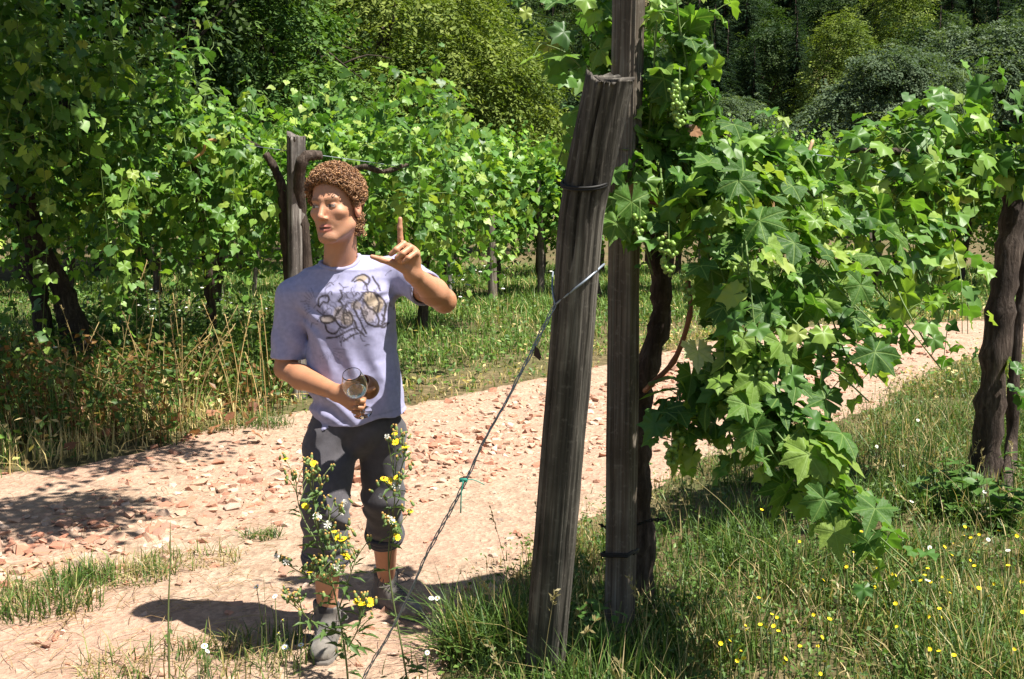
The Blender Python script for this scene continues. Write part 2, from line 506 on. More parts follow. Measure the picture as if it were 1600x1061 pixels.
scol = cs[srng.integers(0, 6, len(sx))] * srng.uniform(0.75, 1.2, (len(sx), 1))
ang = srng.uniform(0, 6.28, len(sx)); tl = srng.normal(0, 0.22, (len(sx), 2))
nrm_ = norm(np.stack([tl[:, 0], tl[:, 1], np.ones(len(sx))], -1)); tdir = np.stack([np.cos(ang), np.sin(ang), 0 * ang], -1)
SR_ = frames(nrm_, tdir)
apparent = ss / np.hypot(sx, sy)
inview = np.abs(sx / np.maximum(sy, 0.1)) < 0.5
order = np.argsort(-(apparent * inview))
big = set(order[:290].tolist())
stone_me = []
for (v, f) in ST:
    for c in cs: stone_me.append(make_mesh('stone', v, f, np.tile(c, (len(v), 1)), smooth=False))
for k, i in enumerate(order[:290]):
    o = link('stone', stone_me[(i * 7) % len(stone_me)], M['stone'], dirt_path)
    mt = Matrix(SR_[i].tolist()).to_4x4(); mt.translation = (sx[i], sy[i], sz[i])
    o.matrix_basis = mt @ Matrix.Scale(ss[i], 4)
rest = order[290:]
mb = MB()
for k in range(len(ST)):
    sel = rest[k::len(ST)]
    v, f, c = scatter(ST[k][0], ST[k][1], SR_[sel], np.stack([sx, sy, sz], -1)[sel], ss[sel], scol[sel])
    mb.add(v, f, c)
link('gravel', mb.mesh('gravel', smooth=False), M['stone'], dirt_path, kind='stuff')

# ------------------------------------------------------------------ leaf templates
def grape_leaf(nout, rings, rng, serr=0.075):
    """five-lobed, toothed leaf; petiole joint at the origin, tip along +Y, about 1 across"""
    th = np.linspace(-math.pi + 0.16, math.pi - 0.16, nout)            # angle from +Y
    lob = [(0.0, 0.62, 0.48), (0.95, 0.55, 0.46), (-0.95, 0.55, 0.46), (1.95, 0.49, 0.50), (-1.95, 0.49, 0.50), (2.72, 0.40, 0.40), (-2.72, 0.40, 0.40)]
    r = np.zeros(nout) + 0.385
    for a, L, w in lob:
        L = L * rng.uniform(0.92, 1.08)
        r = np.maximum(r, L * np.exp(-np.abs((th - a) / w) ** 1.6 * 0.8))
    if serr: r = r * (1 + serr * np.where(np.arange(nout) % 2 == 0, 1, -1))
    curl = rng.uniform(0.15, 0.55); fold = rng.uniform(0.02, 0.22); wav = rng.uniform(0.035, 0.10); ph = rng.uniform(0, 6.28)
    V = [[0, 0, 0]]
    for k in range(1, rings + 1):
        q = k / rings
        x = np.sin(th) * r * q; y = np.cos(th) * r * q
        z = fold * np.abs(x) - curl * (x * x + y * y) + wav * q * np.sin(th * 5 + ph) - 0.15 * curl * np.maximum(y, 0)
        V += np.stack([x, y, z], -1).tolist()
    V = A(V); F3 = []; F4 = []
    for j in range(nout - 1):
        F3.append([0, 2 + j, 1 + j])
        for k in range(1, rings):
            a = 1 + (k - 1) * nout + j; b = a + nout
            F4.append([a, a + 1, b + 1, b])
    uv = V[:, :2] * 0.75 + 0.5
    return V, A(F3), A(F4) if F4 else np.zeros((0, 4), int), uv

lrng = np.random.default_rng(5)
LEAF_HI = []
for i in range(8):
    v, f3, f4, uv = grape_leaf(41, 3, lrng)
    LEAF_HI.append(make_mesh('leaf', v, [f3, f4], None, True, uv))
LEAF_MID = []
for i in range(5):
    v, f3, f4, uv = grape_leaf(21, 2, lrng, 0.05)
    LEAF_MID.append(make_mesh('leaf', v, [f3, f4], None, True, uv))
LEAF_MD = []
for i in range(5):
    v, f3, f4, uv = grape_leaf(25, 2, lrng, 0.05)
    LEAF_MD.append((v, np.concatenate([f3, f4[:, :3], f4[:, [0, 2, 3]]])))
LEAF_LO = [grape_leaf(11, 1, lrng, 0.0)[:2] for _ in range(4)]
for m_ in LEAF_HI: m_.materials.append(M['vine_leaf'])
for m_ in LEAF_MID: m_.materials.append(M['vine_leaf_mid'])

def vine_cols(n, rng, base=0.0):
    t = np.clip(rng.random(n) + base, 0, 1)
    xs = [s[0] for s in VINE_STOPS]; cs_ = A([s[1] for s in VINE_STOPS])
    return np.stack([np.interp(t, xs, cs_[:, k]) for k in range(3)], -1) * rng.uniform(0.8, 1.15, (n, 1))

def shoot_nodes(path, spacing, size, rng, droop=0.5, spread=0.07, out=None):
    """leaf positions and frames along a shoot"""
    P = spline(path, 60)
    seg = np.linalg.norm(np.diff(P, axis=0), axis=1); L = np.concatenate([[0], np.cumsum(seg)])
    s = np.arange(0.03, L[-1], spacing); n = len(s)
    s = np.clip(s + rng.uniform(-0.3, 0.3, n) * spacing, 0, L[-1])
    pos = np.stack([np.interp(s, L, P[:, k]) for k in range(3)], -1)
    T = norm(np.stack([np.interp(s, L, np.gradient(P[:, k])) for k in range(3)], -1))
    side = norm(np.cross(T, rand_dir(n, rng)))
    if out is not None: side = norm(side + 0.5 * A(out))
    off = side * spread * rng.uniform(0.4, 1.3, (n, 1)) + A([0, 0, 0.02])
    nr = norm(A([0.12, -0.1, 0.75]) + 0.75 * side + 0.38 * rng.normal(size=(n, 3)))
    tip = norm(0.8 * side + 0.35 * rng.normal(size=(n, 3)) + A([0, 0, -droop]))
    sz = size * rng.uniform(0.62, 1.2, n) * (1 - 0.45 * sst(0.75, 1.0, s / L[-1]))
    return pos, pos + off, frames(nr, tip), sz

def leaf_objects(parent, org, pos, R, sz, meshes, rng):
    for i in range(len(pos)):
        o = link('leaf', meshes[int(rng.integers(len(meshes)))], None, parent)
        m4 = Matrix(R[i].tolist()).to_4x4(); m4.translation = tuple(pos[i] - org)
        o.matrix_basis = m4 @ Matrix.Scale(float(sz[i]), 4)

def leaf_mesh(name, pos, R, sz, cols, org, tm=None):
    mb = MB(); tm = tm or LEAF_LO
    for k, (tv, tf) in enumerate(tm):
        s = slice(k, None, len(tm))
        if len(pos[s]) == 0: continue
        v, f, c = scatter(tv, tf, R[s], pos[s], sz[s], cols[s]); mb.add(v, f, c)
    return mb.mesh(name, org)
# ------------------------------------------------------------------ background trees
def spray_template(nl, rng, leaf=0.16, width=0.10, droop=0.25):
    """a leafy twig along +Y, length 1"""
    V = []; F = []
    for i in range(nl):
        t = (i + 0.6) / nl
        side = 1 if i % 2 else -1
        base = A([0.03 * side, t, -droop * t * t + rng.normal() * 0.03])
        d = norm(A([side * rng.uniform(0.5, 1.1), rng.uniform(0.3, 0.9), rng.normal() * 0.35 - 0.15]))
        nn = norm(A([rng.normal() * 0.4, rng.normal() * 0.4, 1.0])); s = norm(np.cross(d, nn))
        L = leaf * rng.uniform(0.7, 1.25); w = width * rng.uniform(0.7, 1.2)
        k = len(V)
        V += [base, base + d * L * 0.5 + s * w * 0.5, base + d * L, base + d * L * 0.5 - s * w * 0.5]
        F += [[k, k + 1, k + 2], [k, k + 2, k + 3]]
    return A(V), A(F)

def crown_mesh(name, lobes, nspray, rng, length, pal, leaf, width, nl=16, droop=0.25, hang=0.3, shell=0.62):
    """lobes: (cx,cy,cz,rx,ry,rz); twigs through the outer part of every lobe"""
    tmpl = [spray_template(nl, rng, leaf, width, droop) for _ in range(4)]
    lb = A(lobes, ); wgt = lb[:, 3] * lb[:, 5]; wgt = wgt / wgt.sum()
    which = rng.choice(len(lb), nspray, p=wgt)
    d = rand_dir(nspray, rng); d[:, 2] = np.where(d[:, 2] < -0.35, -d[:, 2], d[:, 2])
    rad = shell + (1.03 - shell) * rng.random(nspray) ** 0.6
    clump = vnoise3(d * 3.2 + which[:, None] * 7.1, 3)
    rad = rad * (0.82 + 0.36 * clump)
    pos = lb[which, :3] + d * lb[which, 3:] * rad[:, None]
    tip = norm(d + A([0, 0, -hang]) + 0.45 * rng.normal(size=d.shape))
    nr = norm(d * 0.5 + A([0, 0, 0.9]) + 0.35 * rng.normal(size=d.shape))
    R = frames(nr, tip)
    t = np.clip(0.5 + 0.9 * (clump - 0.5) + 0.22 * rng.normal(size=nspray), 0, 1)
    pal = A(pal); xs = np.linspace(0, 1, len(pal))
    cols = np.stack([np.interp(t, xs, pal[:, k]) for k in range(3)], -1)
    L = length * rng.uniform(0.6, 1.25, nspray)
    mb = MB()
    for k, (tv, tf) in enumerate(tmpl):
        s = slice(k, None, 4)
        v, f, c = scatter(tv, tf, R[s], pos[s] - tip[s] * L[s, None] * 0.5, L[s], cols[s]); mb.add(v, f, c)
    return mb.mesh(name, smooth=False)

def limb_mesh(name, h, lobes, rng, r0, nb=9, bare=0):
    mb = MB()
    top = A([rng.normal() * 0.3, rng.normal() * 0.3, h * 0.72])
    P = spline([A([0, 0, -0.4]), A([rng.normal() * 0.15, 0, h * 0.25]), A([rng.normal() * 0.3, rng.normal() * 0.2, h * 0.5]), top], 14)
    mb.add(*tube(P, np.linspace(r0, r0 * 0.3, 14), 8, bump=0.1, rng=rng))
    for i in range(nb + bare):
        l = A(lobes[i % len(lobes)])
        s = P[int(rng.integers(3, 12))]
        e = l[:3] + rand_dir(1, rng)[0] * l[3:] * (0.75 if i < nb else 0.98)
        m = (s + e) / 2 + A([0, 0, 0.5]) + rng.normal(size=3) * 0.3
        mb.add(*tube(spline([s, m, e], 9), np.linspace(r0 * 0.38, r0 * 0.05, 9), 5))
        for j in range(3 if i >= nb else 1):
            q = m + (e - m) * rng.uniform(0.1, 0.7)
            e2 = q + rand_dir(1, rng)[0] * A([1.2, 1.2, 0.8])
            mb.add(*tube(spline([q, (q + e2) / 2 + A([0, 0, .15]), e2], 5), np.linspace(r0 * 0.13, r0 * 0.03, 5), 4))
    return mb.mesh(name)

trng = np.random.default_rng(11)
PAL_YEL = [(0.0578, 0.099, 0.0198), (0.1237, 0.1732, 0.033), (0.2062, 0.2557, 0.0561)]
PAL_MID = [(0.033, 0.0825, 0.021), (0.0825, 0.1575, 0.036), (0.15, 0.24, 0.06)]
PAL_GREY = [(0.045, 0.075, 0.036), (0.087, 0.132, 0.069), (0.15, 0.195, 0.1125)]
PAL_DARK = [(0.0162, 0.0351, 0.0135), (0.0351, 0.0675, 0.0216), (0.0675, 0.1013, 0.0297)]
PAL_CON = [(0.0112, 0.0252, 0.0126), (0.0224, 0.0476, 0.0224), (0.0448, 0.077, 0.0308)]

def tree(kind_name, loc, lobes, nspray, length, pal, leaf, width, label, h, r0, droop=0.25, hang=0.3, nb=9, bare=0, nl=16, group=None, s=1.0):
    g = hgt(loc[0], loc[1])
    t = thing(kind_name, (loc[0], loc[1], float(g) - 0.05), label, 'tree', group)
    t.scale = (s, s, s)
    link('trunk', limb_mesh('trunk', h, lobes, trng, r0, nb, bare), M['bark'], t)
    link('crown', crown_mesh('crown', lobes, nspray, trng, length, pal, leaf, width, nl, droop, hang), M['tree_foliage'], t, kind='stuff')
    return t

def copy_thing(o, loc, rz=0.0, s=1.0, label=None, group=None, deep=True):
    c = o.copy(); COL.objects.link(c)
    c.location = loc; c.rotation_euler = (0, 0, rz); c.scale = (s, s, s)
    if label: c['label'] = label
    if group: c['group'] = group
    for ch in o.children:
        k = ch.copy(); COL.objects.link(k); k.parent = c
    return c

def at_px(px, Y):
    x = (px - 800) / FPX * Y
    return (x, Y)

# big feathery tree behind the vine rows and its neighbours
tree('broadleaf_tree', at_px(600, 31), [(0, 0, 5.2, 4.4, 4.0, 3.4), (-2.6, 0, 7.6, 3.4, 3.2, 3.4), (2.4, -0.5, 4.0, 3.0, 2.8, 2.6), (0.2, -1.5, 3.2, 4.2, 2.6, 2.4), (3.6, 0, 2.8, 2.2, 2.2, 2.0)],
     4200, 1.15, PAL_YEL, 0.13, 0.075, 'tall spreading tree with feathery yellow green layered foliage behind the vines', 9, 0.26, droop=0.35, hang=0.45, nl=20)
tree('broadleaf_tree', at_px(395, 25), [(0, 0, 4.6, 2.4, 2.4, 2.4), (-1.0, 0, 6.6, 2.4, 2.2, 2.2), (1.2, -0.6, 3.0, 2.2, 2.0, 1.8)],
     2200, 0.85, PAL_MID, 0.17, 0.12, 'mid green bushy tree next to the tall feathery tree', 7.5, 0.18, nl=14, bare=3)
tree('broadleaf_tree', at_px(215, 22), [(0, 0, 5.0, 2.6, 2.4, 2.6), (-1.6, 0.4, 6.8, 2.4, 2.4, 2.2), (1.8, 0.2, 6.4, 2.2, 2.0, 2.2), (0, -0.4, 3.0, 2.4, 2.0, 1.6)],
     1500, 0.85, PAL_DARK, 0.17, 0.10, 'dark thinly leaved tree with bare grey branches showing', 8, 0.16, nl=13, bare=16)
tree('broadleaf_tree', at_px(40, 20), [(0, 0, 4.4, 2.6, 2.4, 2.6), (-1.2, 0, 6.8, 2.6, 2.4, 2.4), (1.4, 0, 3.0, 2.2, 2.0, 1.6)],
     2000, 0.85, PAL_DARK, 0.18, 0.12, 'dark dense tree behind the shaded vine', 8, 0.18, nl=14, bare=5)
tree('broadleaf_tree', at_px(-140, 24), [(0, 0, 4.4, 3.0, 2.6, 3.0), (-1.2, 0, 7.0, 2.8, 2.4, 2.6)],
     1500, 1.0, PAL_DARK, 0.18, 0.12, 'dark round tree at the far end of the tree line', 8, 0.18, nl=14)
tree('broadleaf_tree', at_px(330, 38), [(0, 0, 7.0, 4.0, 3.6, 4.0), (1.5, 0, 10.5, 3.6, 3.2, 3.4)],
     1900, 1.4, PAL_MID, 0.14, 0.085, 'tall leafy tree rising behind the bushy trees', 11, 0.25, nl=14)
# tree standing just left of the view, its crown overhanging the dark vine
tree('broadleaf_tree', (-5.6, 5.6), [(2.4, 2.9, 4.8, 1.3, 1.4, 0.8), (2.6, 1.3, 4.6, 1.2, 1.2, 0.75), (0.8, 1.6, 5.2, 1.5, 1.9, 1.1), (3.7, 1.0, 4.0, 0.75, 0.6, 0.4), (4.5, 0.75, 3.5, 0.6, 0.5, 0.3), (4.5, -0.75, 3.45, 0.6, 0.42, 0.28), (2.8, -0.2, 4.4, 1.0, 0.9, 0.6)],
     3000, 0.5, PAL_MID, 0.19, 0.13, 'tree whose overhanging crown shades the dark vine', 5.6, 0.14, nl=14, nb=14)
# grey-green bushy trees beyond the right-hand vines
grey_lobes = [(0, 0, 3.6, 3.0, 2.8, 2.6), (2.0, 0, 5.0, 2.4, 2.2, 2.2), (-2.0, -0.4, 2.4, 2.2, 2.0, 1.8), (0.6, -0.8, 5.8, 1.9, 1.8, 1.6)]
tg = tree('broadleaf_tree', at_px(1345, 44), grey_lobes, 3600, 0.75, PAL_GREY, 0.17, 0.11, 'rounded grey green tree with small leaves below the dark forest', 6.2, 0.2, nl=18)
def grow(proto, px, Y, s, rz, label, group=None):
    x, y = at_px(px, Y); return copy_thing(proto, (x, y, float(hgt(x, y)) - 0.05), rz, s, label, group)
grow(tg, 1545, 50, 1.25, 1.9, 'wide grey green tree beside the rounded one below the forest')
grow(tg, 1170, 52, 0.8, 3.2, 'low grey green tree partly hidden behind the vine by the square post')
grow(tg, 1450, 40, 0.6, 4.4, 'small grey green bush growing between the two grey green trees')
grow(tg, 1700, 46, 1.1, 5.0, 'grey green tree standing past the wide one')
tl_ = tree('broadleaf_tree', at_px(1290, 66), [(0, 0, 5.0, 2.4, 2.4, 3.0), (0.6, 0, 8.0, 1.9, 1.9, 2.6), (-0.8, 0, 3.2, 2.4, 2.2, 2.0)], 1700, 0.9, PAL_YEL, 0.17, 0.11,
           'slender light green tree among the dark conifers', 9, 0.2, nl=14)
grow(tl_, 1400, 80, 1.3, 2.0, 'tall yellow green tree standing out in the dark forest')
td = tree('broadleaf_tree', at_px(930, 48), [(0, 0, 4.4, 3.0, 2.8, 2.8), (1.5, 0, 6.2, 2.4, 2.2, 2.4), (-1.8, 0, 3.4, 2.4, 2.2, 2.2)], 1900, 0.95, PAL_DARK, 0.17, 0.11,
          'dark leafy tree right behind the leaning round post', 7.5, 0.2, nl=14)
DL = 'dark leafy tree in the wood on the hillside'; DG = 'broadleaf trees of the hillside wood'
for px, Y, s, rz in [(820, 58, 1.1, 1), (1060, 60, 1.0, 2), (1000, 75, 1.3, 3), (860, 80, 1.3, 4), (1180, 78, 1.2, 5), (740, 64, 1.2, 0.5), (1500, 66, 1.2, 2.5), (1620, 70, 1.3, 1.5),
                     (1120, 100, 1.5, 0.3), (950, 102, 1.6, 1.3), (1330, 104, 1.5, 2.3), (620, 80, 1.5, 3.3), (500, 70, 1.5, 4.1), (380, 66, 1.4, 5.2), (250, 60, 1.4, 0.8), (120, 55, 1.4, 1.7), (-20, 50, 1.3, 2.9)] + [(float(trng.uniform(-100, 1700)), float(Yq + trng.uniform(-8, 8)), float(trng.uniform(1.3, 2.0)), float(trng.uniform(0, 6))) for Yq in (125, 150, 180, 215) for _ in range(13)]:
    grow(td, px, Y, s, rz, DL, DG)

def conifer_mesh(rng, h=14.0, levels=34, r=3.0):
    tv = []; tf = []
    for i in range(11):
        t = (i + 0.5) / 11; side = 1 if i % 2 else -1
        L = 0.30 * (1.15 - t); b = A([0, t, -0.25 * t * t])
        d = norm(A([side * 0.9, 0.55, -0.25])); k = len(tv)
        tv += [b + A([0, -0.05, 0]), b + A([0, 0.07, 0]), b + d * L]
        tf += [[k, k + 1, k + 2]]
        k = len(tv); tv += [b + A([-0.03, 0, 0]), b + A([0.03, 0, 0]), b + A([rng.normal() * .04, 0.03, -0.20])]; tf += [[k, k + 1, k + 2]]
    k = len(tv); tv += [A([-0.05, 0.75, -0.12]), A([0.05, 0.75, -0.12]), A([0, 1.12, -0.3])]; tf += [[k, k + 1, k + 2]]
    tv, tf = A(tv), A(tf)
    pos = []; dr = []; sz = []
    for l in range(levels):
        z = h * (0.08 + 0.92 * l / levels); rr = r * (1 - l / levels) ** 0.85 + 0.12
        for b in range(15):
            a = rng.uniform(0, 6.28); pos.append([0, 0, z + rng.normal() * 0.12]); dr.append([math.cos(a), math.sin(a), rng.normal() * 0.15 - 0.12]); sz.append(rr * rng.uniform(0.65, 1.15))
    pos, dr, sz = A(pos), norm(A(dr)), A(sz)
    R = frames(np.tile(A([0, 0, 1.0]), (len(pos), 1)), dr)
    t = rng.random(len(pos)); pal = A(PAL_CON)
    cols = np.stack([np.interp(t, [0, .5, 1], pal[:, k]) for k in range(3)], -1)
    v, f, c = scatter(tv, tf, R, pos, sz, cols)
    return make_mesh('crown', v, f, c, False)

CL = 'dark green conifer in the forest on the hillside'; CG = 'conifers of the hillside forest'
con = []
for k, (px, Y, s) in enumerate([(1130, 64, 0.75), (1235, 70, 0.8), (1470, 86, 1.0)]):
    x, y = at_px(px, Y); t = thing('conifer', (x, y, float(hgt(x, y)) - 0.1), CL, 'tree', CG); t.scale = (s, s, s)
    link('trunk', make_mesh('trunk', *tube([[0, 0, -.5], [0, 0, 6], [0, 0, 13.5]], [0.22, 0.14, 0.03], 7)), M['bark'], t)
    link('crown', conifer_mesh(trng, r=2.4 + 0.4 * k), M['tree_foliage'], t, kind='stuff')
    con.append(t)
k = 0
for Y, n, s0 in [(62, 7, 0.75), (76, 12, 0.95), (92, 15, 1.1), (112, 17, 1.25), (136, 18, 1.4)]:
    for i in range(n):
        px = -60 + (i + trng.uniform(0.1, 0.9)) * 1800 / n
        if Y < 70: px = 1020 + i * 85 + trng.uniform(-20, 20)
        x, y = at_px(px, Y + trng.uniform(-6, 6))
        if abs(px - 1310) < 70 and Y < 80: continue
        copy_thing(con[k % 3], (x, y, float(hgt(x, y)) - 0.1), trng.uniform(0, 6), s0 * trng.uniform(0.8, 1.25), CL, CG); k += 1

# ------------------------------------------------------------------ vine rows behind the path
def vine_trunk(rng, h=1.65, r=0.06, arms=((-0.8, 0.25), (0.8, 0.3)), lean=0.1):
    mb = MB()
    P = spline([A([0, 0, -0.1]), A([rng.normal() * 0.05, 0.02, h * 0.3]), A([lean + rng.normal() * 0.06, 0, h * 0.65]), A([lean, 0, h])], 16)
    mb.add(*tube(P, r * (1.15 - 0.35 * np.linspace(0, 1, 16)) * (1 + 0.12 * rng.normal(size=16)), 9, bump=0.16, rng=rng, twist=0.25))
    for ax, up in arms:
        Q = spline([P[-2], P[-1] + A([ax * 0.35, rng.normal() * 0.05, up * 0.7]), P[-1] + A([ax, rng.normal() * 0.1, up])], 10)
        mb.add(*tube(Q, np.linspace(r * 0.7, r * 0.3, 10), 7, bump=0.16, rng=rng))
    return mb

def vine_shoots(rng, n, half, z0=1.75, reach=0.55, hang=(0.5, 1.1), up=0.3):
    out = []
    for i in range(n):
        x = rng.uniform(-half, half); a = rng.uniform(0, 6.28); r = reach * rng.uniform(0.3, 1.1)
        s = A([x, rng.normal() * 0.1, z0 + rng.normal() * 0.12])
        m = s + A([r * 0.5 * math.cos(a), r * 0.5 * math.sin(a), up * rng.uniform(0.4, 1.3)])
        if rng.random() < 0.28:
            e = m + A([rng.normal() * 0.15, rng.normal() * 0.15, rng.uniform(0.25, 0.6)]); out.append([s, m, e])
        else:
            q = m + A([r * 0.5 * math.cos(a), r * 0.5 * math.sin(a), -0.15]); e = q + A([rng.normal() * 0.1, rng.normal() * 0.1, -rng.uniform(*hang)])
            out.append([s, m, q, e])
    return out

vrng = np.random.default_rng(17)
VINE = []
for k in range(4):
    mbt = vine_trunk(vrng)
    P, Rm, S = [], [], []
    for sh in vine_shoots(vrng, 82, 0.98, hang=(0.5, 1.3)):
        _, p, R, s = shoot_nodes(sh, 0.055, 0.125, vrng, droop=0.5, spread=0.09)
        P.append(p); Rm.append(R); S.append(s)
    P, Rm, S = np.concatenate(P), np.concatenate(Rm), np.concatenate(S)
    VINE.append((mbt.mesh('trunk'), leaf_mesh('foliage', P, Rm, S, vine_cols(len(P), vrng, 0.08) * 1.15, (0, 0, 0))))

def far_vine(px, Y, label, group, s=1.0):
    x, y = at_px(px, Y); k = int(vrng.integers(4))
    t = thing('grape_vine', (x, y, float(hgt(x, y))), label, 'grape vine', group)
    t.rotation_euler = (0, 0, vrng.choice([0, math.pi]) + vrng.normal() * 0.15); t.scale = (s, s, s * vrng.uniform(0.92, 1.08))
    link('trunk', VINE[k][0], M['bark'], t); link('foliage', VINE[k][1], M['foliage'], t, kind='stuff')
    return t

GB = 'vines of the row behind the man'
for px in (205, 330, 560, 655):
    far_vine(px, 13.2 + vrng.normal() * 0.2, 'bright green grape vine in the row just behind the bark post', GB, 1.12)
GC = 'vines of the row at the back of the meadow'
for px in (-40, 110, 245, 345, 470, 600, 695, 770, 850, 935, 1040, 1150, 1265, 1370, 1500, 1620, 1740):
    far_vine(px, 17.4 + vrng.normal() * 0.3 + 0.002 * max(0, px - 900), 'leafy grape vine in the row at the back of the meadow', GC, 1.05)
GD = 'vines of the last row before the trees'
for i in range(17):
    far_vine(-60 + i * 112 + vrng.uniform(-20, 20), 21.5, 'leafy grape vine in the last row before the trees', GD, 1.12)

# small stakes in the far rows
def stake_mesh(rng, h, r):
    mb = MB(); mb.add(*tube(spline([[0, 0, -.2], [rng.normal() * .02, 0, h * .5], [rng.normal() * .04, 0, h]], 8), np.linspace(r, r * 0.85, 8), 7, bump=0.08, rng=rng)); return mb
for px, Y, h, r, lab in [(703, 16.8, 1.35, 0.04, 'thin grey vineyard stake by the feathery vines'), (770, 16.6, 1.7, 0.075, 'stout brown post of the back vine row with a bark knot'),
                         (345, 17.0, 1.6, 0.05, 'grey stake beside a vine trunk of the back row'), (395, 17.2, 1.2, 0.04, 'short leaning stake at the back of the meadow'),
                         (1360, 17.8, 2.05, 0.07, 'reddish brown post in the back row beyond the hanging vine'), (1095, 17.0, 1.6, 0.05, 'dark stake in the back row behind the square post'), (845, 17.2, 1.9, 0.06, 'broken brown post in the back row next to the round post')]:
    x, y = at_px(px, Y)
    o = link('vineyard_stake', stake_mesh(vrng, h, r).mesh('vineyard_stake'), M['post_grey'] if 'grey' in lab else M['post_square'], None, lab, 'post', None, None, (x, y, float(hgt(x, y))))
    o.rotation_euler = (vrng.normal() * 0.04, 0.12 if 'leaning' in lab else vrng.normal() * 0.04, 0)
# ------------------------------------------------------------------ foreground posts
def round_post(name, base, top, r0, r1, label, mat, rng, cracks=((-1.75, 0.5, 1.0, 0.022), (-1.2, 0.72, 1.0, 0.012), (-2.4, 0.0, 0.8, 0.014), (-0.6, 0.1, 0.9, 0.016)), sides=72, rows=150, ragged=0.05, bend=(0, 0)):
    base = A(base); top = A(top); ax = top - base; L = np.linalg.norm(ax); z = ax / L
    x = norm(np.cross(A([0, 1.0, 0]), z)); y = np.cross(z, x)
    t = np.linspace(0, 1, rows); a = np.linspace(-math.pi, math.pi, sides, endpoint=False)
    Tg, Ag = np.meshgrid(t, a, indexing='ij')
    r = r0 + (r1 - r0) * Tg
    r = r * (1 + 0.035 * np.sin(2 * Ag + 1.0) + 0.03 * np.sin(3 * Ag + 2 * Tg))
    r = r + 0.006 * (fbm(Ag * 5, Tg * 5, 51) - 0.5) * 2 + 0.003 * (vnoise(Ag * 16, Tg * 10, 52) - 0.5) * 2
    for ca, t0, t1, dp in cracks:
        w = 0.045 + 0.03 * vnoise(Tg * 6, Tg * 0, 9)
        c0 = ca + 0.10 * (fbm(Tg * 4, Tg * 0 + ca, 61) - 0.5) * 2
        env = sst(t0 - 0.02, t0 + 0.05, Tg) * (1 - sst(t1 - 0.05, t1 + 0.02, Tg))
        r = r - dp * env * np.exp(-((Ag - c0) / w) ** 2)
    end = L * Tg + ragged * (Tg > 0.995) * (0.6 * vnoise(Ag * 1.1 + 3, Ag * 0, 71) + 0.5 * vnoise(Ag * 6, Ag * 0, 72) - 0.7)
    V = np.stack([r * np.cos(Ag) + bend[0] * np.clip((Tg - 0.83) / 0.17, 0, 1) ** 1.2, r * np.sin(Ag) + 0 * bend[1], end], -1).reshape(-1, 3)
    i = np.arange(rows - 1)[:, None] * sides; j = np.arange(sides)[None, :]; k = (j + 1) % sides
    Q = np.stack([i + j, i + k, i + sides + k, i + sides + j], -1).reshape(-1, 4)
    # sawn top with a slight dish
    rim = V[-sides:]; n0 = len(V)
    inner = rim * A([0.55, 0.55, 1]) - A([0, 0, 0.006]); V = np.concatenate([V, inner, [[0, 0, L - 0.012]]])
    jj = np.arange(sides); kk = (jj + 1) % sides; b = (rows - 1) * sides
    Q = np.concatenate([Q, np.stack([b + jj, b + kk, n0 + kk, n0 + jj], -1)])
    T3 = np.stack([n0 + jj, n0 + kk, np.full(sides, n0 + sides)], -1)
    o = link(name, make_mesh(name, V, [Q, T3]), mat, None, label, 'post', loc=base)
    m4 = Matrix(np.stack([x, y, z], -1).tolist()).to_4x4(); m4.translation = tuple(base); o.matrix_basis = m4
    return o, L

prng = np.random.default_rng(23)
pb = pix(845, 1105, 3.62); pt = pix(928, 112, 3.0)
round_p, LR = round_post('round_post', pb - (pt - pb) * 0.1, pt, 0.066, 0.060, 'leaning weathered round wooden post with split top and anchor wire', M['post_round'], prng, cracks=((-1.95, 0.78, 1.0, 0.034), (-1.30, 0.83, 1.0, 0.02), (-2.55, 0.3, 0.95, 0.016), (-0.75, 0.0, 0.75, 0.010)), bend=(0.044, 0))
def ring(parent, zc, r, th, mat, name, turns=1, tilt=0.0, squ=None):
    a = np.linspace(0, 2 * math.pi * turns, 40 * turns)
    rr = r
    if squ:   # wrap round a square section
        c, s = np.cos(a), np.sin(a); q = squ / np.maximum(np.abs(c), np.abs(s)); rr = np.minimum(q, squ * 1.32)
    P = np.stack([rr * np.cos(a), rr * np.sin(a), zc + tilt * np.cos(a) + np.linspace(0, 0.012 * (turns - 1), len(a))], -1)
    return link(name, make_mesh(name, *tube(P, th, 6)), mat, parent)
ring(round_p, LR * 0.868, 0.0655, 0.004, M['dark_wire'], 'binding_wire', 2, 0.006)

